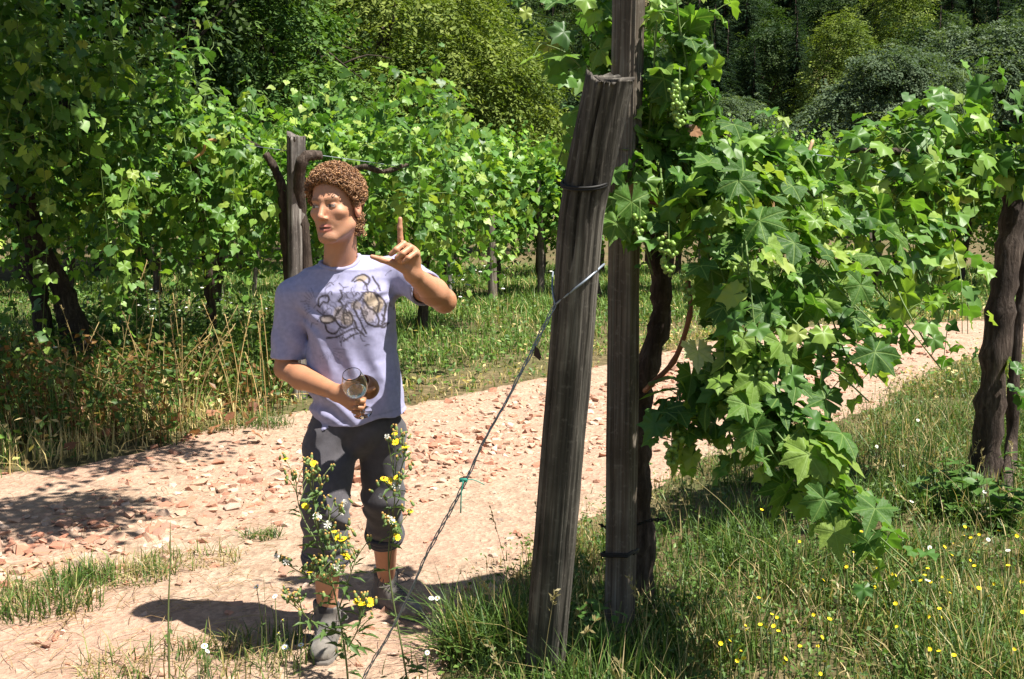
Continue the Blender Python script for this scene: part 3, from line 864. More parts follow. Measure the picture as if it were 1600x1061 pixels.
# square post
def square_post(name, base, top, w, d, rot, label, mat, rng):
    base = A(base); top = A(top); ax = top - base; L = np.linalg.norm(ax); z = ax / L
    x0 = A([math.cos(rot), math.sin(rot), 0]); y = norm(np.cross(z, x0)); x = np.cross(y, z)
    rows = 120; per = 10
    sq = []
    for k in range(4):
        for i in range(per):
            u = i / per * 2 - 1
            sq.append({0: (u, -1), 1: (1, u), 2: (-u, 1), 3: (-1, -u)}[k])
    sq = A(sq, ); n = len(sq)
    sq = sq * (1 - 0.07 * (np.abs(sq).min(1) > 0.75)[:, None])
    t = np.linspace(0, 1, rows)
    V = np.zeros((rows, n, 3))
    V[..., 0] = sq[None, :, 0] * w / 2; V[..., 1] = sq[None, :, 1] * d / 2; V[..., 2] = (L * t)[:, None]
    jn = (fbm(np.arange(n)[None, :] * 0.9 + 0 * t[:, None], t[:, None] * 9 + 0 * np.arange(n)[None, :], 77) - 0.5)
    gr = np.zeros((rows, n)); 
    for c, dp in ((3, 0.006), (14, 0.005), (17, 0.004), (26, 0.006), (7, 0.003)): gr[:, c] -= dp * sst(0.35, 0.6, fbm(t * 3 + c, t * 0, 78))
    sc = 1 + (0.006 * jn + gr) / (w / 2)
    V[..., 0] *= sc; V[..., 1] *= sc
    V[..., 0] += (0.006 * np.sin(t * 5 + 1))[:, None]
    V = V.reshape(-1, 3)
    i = np.arange(rows - 1)[:, None] * n; j = np.arange(n)[None, :]; k = (j + 1) % n
    Q = np.stack([i + j, i + k, i + n + k, i + n + j], -1).reshape(-1, 4)
    V = np.concatenate([V, [[0, 0, L + 0.004]]]); jj = np.arange(n)
    T3 = np.stack([(rows - 1) * n + jj, (rows - 1) * n + (jj + 1) % n, np.full(n, len(V) - 1)], -1)
    o = link(name, make_mesh(name, V, [Q, T3], smooth=False), mat, None, label, 'post')
    m4 = Matrix(np.stack([x, y, z], -1).tolist()).to_4x4(); m4.translation = tuple(base); o.matrix_basis = m4
    return o, L
qb = pix(966, 1052, 3.95); qb[2] = -0.12; qt = pix(985, -70, 3.98)
qb[:2] = pix(965, 1040, 3.95)[:2]
square_p, LQ = square_post('square_post', qb, qt, 0.098, 0.085, math.radians(-31), 'upright square wooden post with dark chain around it, holding the vine', M['post_square'], prng)
zq = (pix(966, 866, 3.95)[2] - qb[2]) / (qt[2] - qb[2]) * LQ
ring(square_p, zq, 0.06, 0.005, M['dark_wire'], 'binding_wire', 2, 0.008, squ=0.055)

# chain end poking out beside the square post
def chain(name, path, link_len, r, label):
    P = spline(path, 200); seg = np.linalg.norm(np.diff(P, axis=0), axis=1); Ls = np.concatenate([[0], np.cumsum(seg)])
    n = int(Ls[-1] / link_len); root = thing(name, P[0], label, 'chain')
    a = np.linspace(0, 2 * math.pi, 14)
    for i in range(n):
        s0 = (i + 0.5) * link_len; c = A([np.interp(s0, Ls, P[:, k]) for k in range(3)])
        T = norm(A([np.interp(s0 + 1e-3, Ls, P[:, k]) - np.interp(s0 - 1e-3, Ls, P[:, k]) for k in range(3)]))
        u = norm(np.cross(T, A([0.2, 0.3, 1]))); w = np.cross(T, u); 
        if i % 2: u = w
        pts = c + T * np.cos(a)[:, None] * link_len * 0.72 + u * np.sin(a)[:, None] * link_len * 0.38 - P[0]
        link('chain_link', make_mesh('chain_link', *tube(pts, r, 5, caps=False)), M['dark_wire'], root)
chain('chain', [pix(936, 819, 3.97), pix(962, 829, 4.03), pix(990, 822, 3.98), pix(1012, 814, 3.93), pix(1040, 811, 3.9)], 0.013, 0.0025, 'short rusty dark chain wrapped behind the square post')

# twisted anchor wire from the leaning post to the ground
def twisted(name, path, r, label, strands=3, pitch=0.17, rad=0.0034):
    P = spline(path, 260); seg = np.linalg.norm(np.diff(P, axis=0), axis=1); Ls = np.concatenate([[0], np.cumsum(seg)])
    root = thing(name, P[-1], label, 'wire')
    T = norm(np.gradient(P, axis=0)); u = norm(np.cross(T, A([0, 1, 0.1]))); w = np.cross(T, u)
    for k in range(strands):
        ph = Ls / pitch * 2 * math.pi + k * 2 * math.pi / strands
        loose = 1 + 0.5 * np.sin(Ls * 9 + k)
        Q = P + u * (np.cos(ph) * rad * loose)[:, None] + w * (np.sin(ph) * rad * loose)[:, None]
        link('wire_strand', make_mesh('wire_strand', *tube(Q - P[-1], r, 5)), M['wire'], root)
    return root
wend = ground_at(520, 1140)
wire_o = twisted('anchor_wire', [pix(868, 476, 3.16), pix(845, 520, 3.17), pix(800, 610, 3.19), pix(756, 690, 3.22), pix(716, 775, 3.26), pix(670, 860, 3.3), pix(622, 965, 3.36), pix(565, 1065, 3.42), wend - A([0, 0, 0.05])], 0.0019,
                 'twisted grey steel wire anchoring the leaning post to the ground')
o0 = A(wire_o.location[:])
lp = A([pix(868, 476, 3.16), pix(890, 458, 3.12), pix(915, 438, 3.11), pix(938, 418, 3.16), pix(944, 413, 3.24)])
link('wire_strand', make_mesh('wire_strand', *tube(spline(lp, 40) - o0, 0.0036, 6)), M['wire'], wire_o)
lp = A([pix(868, 478, 3.16), pix(864, 460, 3.17), pix(863, 440, 3.2), pix(864, 425, 3.26)])
link('wire_strand', make_mesh('wire_strand', *tube(spline(lp, 30) - o0, 0.003, 6)), M['wire'], wire_o)
# little green twine knot on the wire
tw = pix(724, 750, 3.245); mb = MB()
a = np.linspace(0, 6.28 * 3, 50); mb.add(*tube(np.stack([0.011 * np.cos(a), 0.009 * np.sin(a), 0.004 * np.sin(a * 0.7)], -1), 0.003, 5))
mb.add(*tube(spline([[0, -.01, 0], [-.006, -.014, -.04], [-.008, -.012, -.10]], 8), 0.0022, 5)); mb.add(*tube(spline([[0, -.01, 0], [.03, -.012, .004], [.065, -.01, -.012]], 8), 0.0016, 5))
link('twine', mb.mesh('twine'), M['twine'], None, 'green twine knotted around the anchor wire', 'twine', loc=tw)
mb = MB(); a = rand_dir(1, prng)
mb.add(A([[0, 0, 0], [.012, 0, -.012], [.016, -.004, -.045], [-.004, .002, -.03]]), A([[0, 1, 2], [0, 2, 3]]), (0.05, 0.03, 0.02)); 
mb.add(A([[0, 0.004, 0], [.012, 0.006, -.012], [.02, 0.002, -.04], [-.004, .006, -.03]]), A([[0, 2, 1], [0, 3, 2]]), (0.05, 0.03, 0.02))
link('dry_leaf', mb.mesh('dry_leaf'), M['tint_plain'], None, 'dark withered leaf caught on the anchor wire', 'leaf', loc=pix(836, 540, 3.165))

# ------------------------------------------------------------------ foreground vine on the square post
def jitter_shoots(base, n, rng, amt):
    out = []
    for s in base:
        for k in range(n):
            d = rng.normal(size=3) * A(amt); e = rng.normal(size=3) * A(amt)
            out.append([A(p) + d * (0.4 + 0.6 * i / len(s)) + e * (i / len(s)) for i, p in enumerate(s)])
    return out

def pp(*q): return [pix(*t) for t in q]
nrng = np.random.default_rng(101)
fv_org = ground_at(1003, 1000) * 0 + A([*pix(1005, 1000, 4.25)[:2], 0.0]); fv_org[2] = float(hgt(fv_org[0], fv_org[1]))
fv = thing('grape_vine', fv_org, 'near grape vine with big leaves and green grapes hanging from the square post', 'grape vine')
mb = MB()
TP = spline([fv_org - A([0, 0, 0.1]), pix(1002, 820, 4.25), pix(998, 720, 4.22), pix(1002, 640, 4.2), pix(1008, 590, 4.18), pix(1032, 500, 4.18), pix(1030, 420, 4.15), pix(1012, 350, 4.12), pix(1000, 270, 4.1), pix(1040, 225, 4.15), pix(1100, 205, 4.22), pix(1150, 222, 4.32)], 80)
mb.add(*tube(TP, np.interp(np.linspace(0, 1, 80), [0, 0.5, 0.8, 1], [0.05, 0.04, 0.03, 0.034]) * (1 + 0.12 * np.sin(np.arange(80) * 1.3)), 10, bump=0.17, rng=nrng, twist=0.12))
mb.add(*tube(spline(pp((1085, 205, 4.2), (1110, 198, 4.2), (1135, 210, 4.2)), 12), np.linspace(0.03, 0.022, 12), 9, bump=0.25, rng=nrng))
link('trunk', mb.mesh('trunk', fv_org), M['bark'], fv)
def cane(parent, org, path, r0, r1, mat, name='cane', n=24):
    return link(name, make_mesh(name, *[(a if i else a - org) for i, a in enumerate(tube(spline(path, n), np.linspace(r0, r1, n) * (1 + 0.25 * (np.arange(n) % 6 == 0)), 7))]), mat, parent)
cane(fv, fv_org, pp((1075, 440, 3.95), (1078, 490, 3.9), (1055, 560, 3.95), (1020, 598, 4.0), (1008, 610, 4.1)), 0.009, 0.011, M['cane'])
cane(fv, fv_org, pp((1015, 600, 4.0), (1050, 590, 3.9), (1080, 612, 3.8), (1110, 622, 3.7)), 0.007, 0.005, M['green_shoot'])
cane(fv, fv_org, pp((985, 262, 4.02), (992, 305, 3.9), (1030, 318, 3.8), (1070, 316, 3.75)), 0.008, 0.006, M['cane'])

SHOOTS = [
    pp((1012, 230, 4.05), (1020, 130, 3.95), (1026, 40, 3.9), (1032, -25, 3.88)), pp((1050, 235, 4.05), (1075, 140, 3.9), (1062, 40, 3.85), (1055, -20, 3.83)),
    pp((1080, 225, 4.1), (1108, 175, 3.95), (1120, 140, 3.9)), pp((1040, 230, 4.1), (1050, 150, 4.0), (1085, 80, 3.95), (1070, 10, 3.9)),
    pp((985, 150, 4.15), (930, 70, 4.15), (880, 35, 4.15), (815, 15, 4.2)), pp((975, 200, 4.2), (935, 130, 4.2), (895, 75, 4.2), (850, 50, 4.25)),
    pp((990, 230, 4.2), (940, 200, 4.25), (890, 215, 4.3), (870, 260, 4.3)), pp((980, 120, 4.15), (950, 50, 4.15), (930, -20, 4.15)),
    pp((1000, 255, 4.05), (985, 290, 3.85), (1000, 350, 3.8), (1020, 430, 3.78)), pp((1030, 230, 4.1), (1035, 290, 3.8), (1050, 360, 3.72)),
    pp((1060, 230, 4.12), (1085, 290, 3.8), (1105, 390, 3.66), (1120, 480, 3.6), (1125, 560, 3.58)), pp((1090, 225, 4.15), (1130, 290, 3.85), (1150, 380, 3.7), (1160, 470, 3.6), (1170, 570, 3.55)),
    pp((1130, 230, 4.25), (1175, 300, 3.95), (1200, 390, 3.75), (1215, 480, 3.62), (1230, 560, 3.55)), pp((1150, 240, 4.3), (1220, 310, 4.05), (1250, 400, 3.85), (1270, 480, 3.7), (1300, 560, 3.6)),
    pp((1180, 250, 4.35), (1250, 320, 4.05), (1290, 400, 3.85), (1330, 470, 3.72), (1395, 575, 3.62)), pp((1220, 255, 4.45), (1290, 330, 4.15), (1330, 410, 3.95), (1350, 490, 3.85), (1370, 560, 3.8)),
    pp((1080, 240, 4.15), (1140, 330, 3.8), (1190, 430, 3.6), (1250, 510, 3.5), (1320, 540, 3.45)), pp((1110, 240, 4.2), (1100, 340, 3.9), (1080, 430, 3.8)),
    pp((1200, 240, 4.35), (1195, 215, 4.25), (1190, 185, 4.2)), pp((1240, 300, 4.2), (1260, 250, 4.2), (1275, 265, 4.2)), pp((1150, 250, 4.3), (1180, 230, 4.2), (1225, 200, 4.2)),
    pp((1085, 600, 3.75), (1070, 640, 3.7), (1085, 700, 3.66), (1100, 745, 3.64)), pp((1110, 590, 3.7), (1140, 640, 3.6), (1150, 700, 3.55)), pp((1060, 610, 3.8), (1055, 660, 3.72), (1075, 720, 3.7)),
    pp((1130, 560, 3.6), (1180, 620, 3.5), (1230, 690, 3.4), (1290, 760, 3.32), (1350, 825, 3.26), (1420, 895, 3.2)), pp((1230, 560, 3.5), (1170, 610, 3.5), (1190, 680, 3.45), (1200, 750, 3.42)),
    pp((1200, 640, 3.48), (1260, 680, 3.42), (1330, 690, 3.4)), pp((1240, 690, 3.4), (1290, 720, 3.36), (1310, 770, 3.33)), pp((1280, 560, 3.55), (1320, 560, 3.5), (1370, 590, 3.46)),
    pp((1190, 600, 3.52), (1210, 650, 3.48), (1240, 650, 3.45)), pp((1130, 250, 4.25), (1230, 360, 3.8), (1300, 440, 3.6), (1380, 520, 3.5)), pp((1160, 440, 3.62), (1200, 520, 3.5), (1180, 580, 3.5)),
]
SHOOTS += jitter_shoots(SHOOTS[:8], 1, nrng, (0.06, 0.1, 0.05)) + jitter_shoots(SHOOTS[8:17], 1, nrng, (0.09, 0.12, 0.06)) + jitter_shoots(SHOOTS[21:30], 1, nrng, (0.06, 0.10, 0.05)) + jitter_shoots(SHOOTS[24:25], 1, nrng, (0.05, 0.10, 0.04))
LP, LRm, LS, LN = [], [], [], []
for k, s in enumerate(SHOOTS):
    n, p, R, z = shoot_nodes(s, 0.043, 0.140 if k > 20 else 0.126, nrng, droop=0.55, spread=0.085, out=(0.1, -0.35, 0.1))
    LP.append(p); LRm.append(R); LS.append(z); LN.append(n)
    cane(fv, fv_org, s, 0.0042, 0.0022, M['green_shoot'], 'shoot', 20)
LP, LRm, LS, LN = map(np.concatenate, (LP, LRm, LS, LN))
order = np.argsort(-LS / LP[:, 1])
big = order[:298]; rest = order[298:]
leaf_objects(fv, fv_org, LP[big], LRm[big], LS[big], LEAF_HI, nrng)
print('fv leaves', len(LP))
if len(rest): link('foliage', leaf_mesh('foliage', LP[rest], LRm[rest], LS[rest], vine_cols(len(rest), nrng, 0.05), fv_org, LEAF_MD), M['foliage'], fv, kind='stuff')
mb = MB()
for i in range(len(LP)):
    m = (LN[i] + LP[i]) / 2 + A([0, 0, 0.012]); mb.add(*tube(spline([LN[i], m, LP[i]], 4), 0.0016, 4, caps=False))
link('petioles', mb.mesh('petioles', fv_org), M['green_shoot'], fv, kind='stuff')

# grapes
def uv_ball(nu=8, nv=6):
    V = [[0, 0, 1]]
    for i in range(1, nv):
        for j in range(nu):
            a = math.pi * i / nv; b = 2 * math.pi * j / nu; V.append([math.sin(a) * math.cos(b), math.sin(a) * math.sin(b), math.cos(a)])
    V.append([0, 0, -1]); F3, F4 = [], []
    for j in range(nu):
        k = (j + 1) % nu
        F3.append([0, 1 + j, 1 + k]); b = 1 + (nv - 2) * nu; F3.append([len(V) - 1, b + k, b + j])
        for i in range(nv - 2): a = 1 + i * nu; F4.append([a + j, a + nu + j, a + nu + k, a + k])
    return A(V, ).astype(float), A(F3), A(F4)
BV, B3, B4 = uv_ball()
berry_me = make_mesh('grape', BV * 0.0085, [B3, B4]); berry_me.materials.append(M['grape'])
def bunch(parent, org, top, length, width, n, rng):
    top = A(top)
    st = link('grape_bunch', make_mesh('grape_bunch', *tube(spline([top + A([0, 0.01, 0.05]), top, top + A([0, 0, -length * 0.5]), top + A([0.004, 0, -length])], 8) - top, 0.0022, 5)), M['green_shoot'], parent, loc=top - org)
    for i in range(n):
        t = rng.random() ** 0.8; w = width * (1 - 0.75 * t) * math.sqrt(rng.random()) + 0.004; a = rng.uniform(0, 6.28)
        g = link('grape', berry_me, None, st, loc=(w * math.cos(a), w * math.sin(a), -length * t)); s = rng.uniform(0.75, 1.15); g.scale = (s, s, s)
for q, L, w, n in [((1062, 128, 3.72), 0.15, 0.038, 60), ((1045, 370, 3.62), 0.13, 0.034, 44), ((1160, 405, 3.5), 0.11, 0.032, 40), ((1188, 555, 3.42), 0.14, 0.036, 48), ((1050, 670, 3.6), 0.12, 0.045, 46), ((1000, 335, 3.7), 0.07, 0.02, 14), ((1075, 420, 3.6), 0.14, 0.024, 26), ((1285, 325, 3.85), 0.1, 0.03, 28)]:
    bunch(fv, fv_org, pix(*q), L, w, n, nrng)
# withered brown leaves and a big pale leaf
wl_m = leaf_mat('withered_leaf', [(0, (0.22, 0.11, 0.05)), (1, (0.33, 0.20, 0.10))], trans=0.2, rough=0.8)
pale_m = leaf_mat('pale_leaf', [(0, (0.50, 0.56, 0.26)), (1, (0.55, 0.6, 0.3))], trans=0.45, veins=True)
def odd_leaf(px, py, Y, s, mat, n, tip, lab):
    me = LEAF_HI[2].copy(); me.materials.clear(); me.materials.append(mat)
    o = link('leaf', me, None, fv); o['label'] = lab
    m4 = Matrix(frames(A([n], float), A([tip], float))[0].tolist()).to_4x4(); m4.translation = tuple(pix(px, py, Y) - fv_org); o.matrix_basis = m4 @ Matrix.Scale(s, 4)
odd_leaf(1210, 330, 3.72, 0.085, wl_m, (0.9, -0.4, 0.2), (0, -.1, -1), 'withered brown curled leaf'); odd_leaf(992, 298, 3.78, 0.08, wl_m, (-.4, -0.7, 0.4), (-1, 0, -.4), 'withered brown leaf by the post')
odd_leaf(1090, 548, 3.5, 0.12, pale_m, (0.1, -0.75, 0.6), (-.1, 0, -1), 'pale whitish green leaf'); odd_leaf(1085, 205, 3.85, 0.06, wl_m, (.2, -.7, .4), (1, 0, -.3), 'small withered leaf')

# ------------------------------------------------------------------ right-hand vine with thick trunk
def custom_vine(px, Y, label, trunks, shoots, n_big, size, spacing, meshes, spread=0.09, extra=None, mat=None):
    x, y = at_px(px, Y); org = A([x, y, float(hgt(x, y))])
    t = thing('grape_vine', org, label, 'grape vine')
    for path, r0, r1 in trunks:
        P = spline(path, 30)
        link('trunk', make_mesh('trunk', *[(a if i else a - org) for i, a in enumerate(tube(P, np.linspace(r0, r1, 30) * (1 + 0.1 * nrng.normal(size=30)), 11, bump=0.13, rng=nrng, twist=0.15))]), mat or M['bark'], t)
    P_, R_, S_ = [], [], []
    for s in shoots:
        _, p, R, z = shoot_nodes(s, spacing, size, nrng, droop=0.5, spread=spread, out=(0.05, -0.2, 0.1))
        P_.append(p); R_.append(R); S_.append(z)
        if meshes is LEAF_MID and len(s) > 2: cane(t, org, s, 0.0035, 0.0018, M['green_shoot'], 'shoot', 12)
    P_, R_, S_ = map(np.concatenate, (P_, R_, S_))
    # the leaves that show largest: nearest to the viewer's side of the row
    key = -S_ / P_[:, 1] ** 1.3
    o_ = np.argsort(key); b, r = o_[:n_big], o_[n_big:]
    leaf_objects(t, org, P_[b], R_[b], S_[b], meshes, nrng)
    if len(r): link('foliage', leaf_mesh('foliage', P_[r], R_[r], S_[r], vine_cols(len(r), nrng), org), M['foliage'], t, kind='stuff')
    return t, org

rs = [pp((1560, 290, 5.8), (1540, 200, 5.7), (1555, 120, 5.7)), pp((1590, 290, 5.8), (1600, 190, 5.7), (1610, 110, 5.7)), pp((1640, 280, 5.9), (1650, 180, 5.8), (1660, 100, 5.8)),
      pp((1550, 260, 5.8), (1490, 200, 5.6), (1440, 190, 5.5), (1390, 200, 5.4)), pp((1540, 270, 5.8), (1480, 250, 5.5), (1430, 260, 5.4), (1360, 210, 5.3)),
      pp((1560, 240, 5.7), (1590, 260, 5.5), (1600, 300, 5.5)), pp((1520, 260, 5.7), (1500, 300, 5.4), (1490, 330, 5.4)),
      pp((1440, 260, 5.5), (1420, 300, 5.3), (1430, 380, 5.2), (1440, 450, 5.2)), pp((1470, 270, 5.5), (1470, 350, 5.3), (1480, 420, 5.2), (1470, 510, 5.2)), pp((1430, 280, 5.4), (1390, 330, 5.3), (1400, 400, 5.2), (1420, 470, 5.2)),
      pp((1380, 240, 5.3), (1330, 260, 5.2), (1300, 300, 5.1)), pp((1400, 260, 5.3), (1350, 290, 5.2), (1290, 270, 5.1), (1260, 250, 5.0)), pp((1500, 230, 5.6), (1450, 210, 5.5), (1400, 250, 5.4), (1380, 290, 5.3))]
rs = jitter_shoots(rs, 4, nrng, (0.06, 0.18, 0.06))
rbase = ground_at(1535, 806)
rv, rv_org = custom_vine(1535, rbase[1], 'dark vine on the thick slanting stump post beside the path', [(
    [rbase - A([0.03, 0, 0.1]), pix(1535, 760, 5.8), pix(1548, 640, 5.8), pix(1562, 500, 5.8), pix(1578, 380, 5.82), pix(1588, 290, 5.85)], 0.085, 0.068),
    ([rbase + A([0.14, 0.1, -0.1]), pix(1580, 700, 5.9), pix(1583, 600, 5.9), pix(1592, 500, 5.9), pix(1600, 420, 5.9), pix(1605, 300, 5.9)], 0.035, 0.028),
    ([pix(1588, 320, 5.85), pix(1540, 270, 5.8), pix(1440, 240, 5.5), pix(1330, 235, 5.1)], 0.03, 0.012)], rs, 296, 0.14, 0.068, LEAF_MID)
for q in [((1590, 600, 5.6), (1600, 620, 5.5)), ((1585, 560, 5.7), (1610, 590, 5.6)), ((1520, 540, 5.7), (1505, 560, 5.7))]:
    pts = pp(*q); n, p, R, z = shoot_nodes([pts[0], pts[1]], 0.05, 0.12, nrng); leaf_objects(rv, rv_org, p, R, z, LEAF_MID, nrng)

# training wire along the near row, with a peg tied to it
wp = [pix(985, 215, 4.05), pix(1130, 212, 4.3), pix(1265, 240, 4.75), pix(1330, 250, 5.0), pix(1440, 285, 5.4), pix(1580, 300, 5.8)]
link('training_wire', make_mesh('training_wire', *tube(spline(wp, 60) - wp[0], 0.0022, 5)), M['wire'], None, 'thin wire stretched between the square post and the slanting stump', 'wire', loc=wp[0])
pg = pix(1265, 238, 4.72); mb = MB()
mb.add(*tube(spline([pix(1256, 258, 4.72) - pg, pix(1263, 238, 4.71) - pg, pix(1270, 219, 4.72) - pg], 8), [0.006, 0.007, 0.008, 0.008, 0.007, 0.008, 0.008, 0.007], 7), (0.5, 0.33, 0.2))
a = np.linspace(0, 18, 30); mb.add(*tube(np.stack([0.010 * np.cos(a), 0.010 * np.sin(a), a * 0.0005], -1), 0.0018, 4), (0.35, 0.30, 0.12))
link('tie_stick', mb.mesh('tie_stick'), M['tint_plain'], None, 'short pale stick tied to the thin wire', 'stick', loc=pg)

# ------------------------------------------------------------------ vines on the left
def lv_shoots(cx, Y, half, z0, z1, n, rng, hang=(0.6, 1.5), depth=0.5):
    out = []
    for i in range(n):
        x = cx + rng.uniform(-half, half); z = rng.uniform(z0, z1); y = Y + rng.normal() * depth * 0.5
        a = rng.uniform(0, 6.28); r = rng.uniform(0.15, 0.45)
        s = A([x, y, z]); m = s + A([r * math.cos(a), r * math.sin(a), 0.18]); q = m + A([r * math.cos(a), r * math.sin(a), -0.2]); e = q + A([rng.normal() * 0.1, rng.normal() * 0.1, -rng.uniform(*hang)])
        out.append([s, m, q, e] if rng.random() > 0.2 else [s, m, m + A([rng.normal() * .15, rng.normal() * .1, rng.uniform(.25, .55)])])
    return out
# big shaded vine at the left edge
b1 = ground_at(130, 602)
Y1 = b1[1]
sh = lv_shoots(at_px(60, Y1)[0], Y1, 0.75, 2.2, 3.6, 44, nrng, (0.7, 1.7), 1.2) + lv_shoots(at_px(-60, Y1 - 1.5)[0], Y1 - 1.6, 0.7, 2.0, 3.6, 44, nrng, (0.8, 1.9), 1.2) + lv_shoots(at_px(170, Y1)[0], Y1, 0.35, 1.9, 3.0, 10, nrng, (0.3, 0.8), 0.5)
custom_vine(100, Y1, 'large dark shaded vine with several leaning trunks and a cut arm', [
    ([b1 - A([0.02, 0, .1]), pix(135, 560, Y1), pix(105, 470, Y1), pix(70, 400, Y1), pix(40, 300, Y1), pix(40, 180, Y1)], 0.10, 0.08),
    ([b1 + A([-.12, .1, -.1]), pix(120, 570, Y1), pix(98, 500, Y1), pix(88, 440, Y1), pix(70, 390, Y1)], 0.06, 0.05),
    ([ground_at(75, 610), pix(72, 540, Y1), pix(62, 470, Y1), pix(50, 380, Y1), pix(10, 280, Y1)], 0.09, 0.07),
    ([pix(30, 190, Y1), pix(62, 158, Y1), pix(100, 165, Y1 - .2), pix(135, 188, Y1 - .3), pix(145, 203, Y1 - .3)], 0.085, 0.05)], sh, 290, 0.135, 0.058, LEAF_MID, 0.10)
# bushy vine between it and the bark post
Y2 = 9.6
sh = lv_shoots(at_px(265, Y2)[0], Y2, 0.85, 1.6, 2.9, 66, nrng, (0.5, 1.3), 0.9) + lv_shoots(at_px(200, Y2)[0], Y2 + .6, 0.6, 1.6, 2.6, 26, nrng, (0.5, 1.2), 0.8)
custom_vine(300, Y2, 'bushy sunlit vine with broad leaves between the dark vine and the bark post', [
    ([ground_at(255, 470) * 0 + pix(335, 640, Y2 + .6) * A([1, 1, 0]) + A([0, 0, .1]), pix(330, 480, Y2 + .6), pix(322, 400, Y2 + .5), pix(310, 300, Y2 + .3), pix(300, 230, Y2)], 0.05, 0.035),
    ([pix(300, 235, Y2), pix(360, 215, Y2), pix(430, 240, Y2)], 0.03, 0.015)], sh, 290, 0.128, 0.056, LEAF_MID, 0.10)
# bark-covered post behind the man, with the vine that climbs it
Y3 = 9.0
x3, y3 = at_px(462, Y3); z3 = float(hgt(x3, y3))
bp, LB = round_post('bark_post', (x3, y3, z3 - 0.1), pix(462, 208, Y3), 0.078, 0.07, 'grey bark covered wooden post with vine arms behind the man', M['post_grey'], prng, cracks=((-1.3, 0.0, 1.0, 0.03), (-2.2, 0.5, 1.0, 0.02)), sides=40, rows=70, ragged=0.14)
sh = lv_shoots(at_px(560, Y3)[0], Y3 + 1.0, 0.75, 1.5, 2.3, 40, nrng, (0.4, 1.1), 0.6) + lv_shoots(at_px(420, Y3)[0], Y3 + 1.1, 0.4, 1.6, 2.3, 14, nrng, (0.3, 0.9), 0.4) + lv_shoots(at_px(640, Y3)[0], Y3 + 1.6, 0.35, 1.9, 2.9, 22, nrng, (0.3, 1.1), 0.4)
custom_vine(475, Y3 + .1, 'knotty vine climbing the bark covered post behind the man', [
    ([A([x3 + .12, y3 + .05, z3 - .1]), pix(478, 400, Y3), pix(470, 330, Y3), pix(468, 270, Y3 - .1), pix(478, 245, Y3 - .1), pix(500, 243, Y3)], 0.055, 0.04),
    ([A([x3 - .05, y3 + .12, z3 + .3]), pix(443, 320, Y3 + .1), pix(432, 270, Y3 + .1), pix(415, 240, Y3 + .1)], 0.05, 0.03),
    ([pix(505, 300, Y3 + .7), pix(560, 262, Y3 + .6), pix(600, 268, Y3 + .6), pix(640, 255, Y3 + .8)], 0.03, 0.02)], sh, 290, 0.125, 0.056, LEAF_MID, 0.10)
lw = [pix(60, 190, Y1), pix(200, 207, 9.6), pix(330, 220, 9.4), pix(452, 236, Y3), pix(640, 262, 9.8)]
link('training_wire', make_mesh('training_wire', *tube(spline(lw, 40) - lw[0], 0.003, 5)), M['wire'], None, 'thin wire running from the dark shaded vine to the bark covered post', 'wire', loc=lw[0])
cn = spline(pp((290, 258, 9.1), (305, 248, 9.0), (318, 236, 9.0), (322, 222, 9.0), (338, 218, 9.0)), 20)
link('pruned_cane', make_mesh('pruned_cane', *tube(cn - cn[0], 0.013, 6)), plain_mat('pale_cane', (0.42, 0.22, 0.10), 0.6), None, 'bare orange brown cane curling over the bushy sunlit vine', 'cane', loc=cn[0])
# ------------------------------------------------------------------ grass
grng = np.random.default_rng(55)
def line_dist(x, y, P):
    d = np.full(np.shape(x), 1e9)
    for i in range(len(P) - 1):
        a, b = P[i], P[i + 1]; ab = b - a
        t = np.clip(((x - a[0]) * ab[0] + (y - a[1]) * ab[1]) / (ab ** 2).sum(), 0, 1)
        d = np.minimum(d, np.hypot(x - a[0] - t * ab[0], y - a[1] - t * ab[1]))
    return d

def blades(x, y, h, w, cols, rng, lean=0.45, levels=4, tipcol=1.25):
    n = len(x); z = hgt(x, y) - 0.012
    a = rng.uniform(0, 6.28, n); ld = np.stack([np.cos(a), np.sin(a), 0 * a], -1)
    wa = a + math.pi / 2 + rng.normal(0, 0.5, n); wd = np.stack([np.cos(wa), np.sin(wa), 0 * a], -1)
    ln = np.abs(rng.normal(0, lean, n)) + 0.05
    V = np.zeros((n, 2 * levels - 1, 3)); C = np.zeros((n, 2 * levels - 1, 3))
    base = np.stack([x, y, z], -1)
    for l in range(levels):
        t = l / (levels - 1)
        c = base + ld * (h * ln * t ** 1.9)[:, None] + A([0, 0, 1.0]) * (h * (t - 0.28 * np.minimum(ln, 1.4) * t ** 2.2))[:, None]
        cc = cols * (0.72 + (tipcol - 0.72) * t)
        if l < levels - 1:
            ww = (w * (1 - 0.55 * t))[:, None] * 0.5
            V[:, 2 * l] = c - wd * ww; V[:, 2 * l + 1] = c + wd * ww; C[:, 2 * l] = cc; C[:, 2 * l + 1] = cc
        else: V[:, 2 * l] = c; C[:, 2 * l] = cc
    k = 2 * levels - 1; o = (np.arange(n) * k)[:, None]
    Q = np.concatenate([o + A([[2 * l, 2 * l + 1, 2 * l + 3, 2 * l + 2]]) for l in range(levels - 2)]) if levels > 2 else np.zeros((0, 4), int)
    T = o + A([[2 * levels - 4, 2 * levels - 3, 2 * levels - 2]])
    return V.reshape(-1, 3), [Q, T], C.reshape(-1, 3)

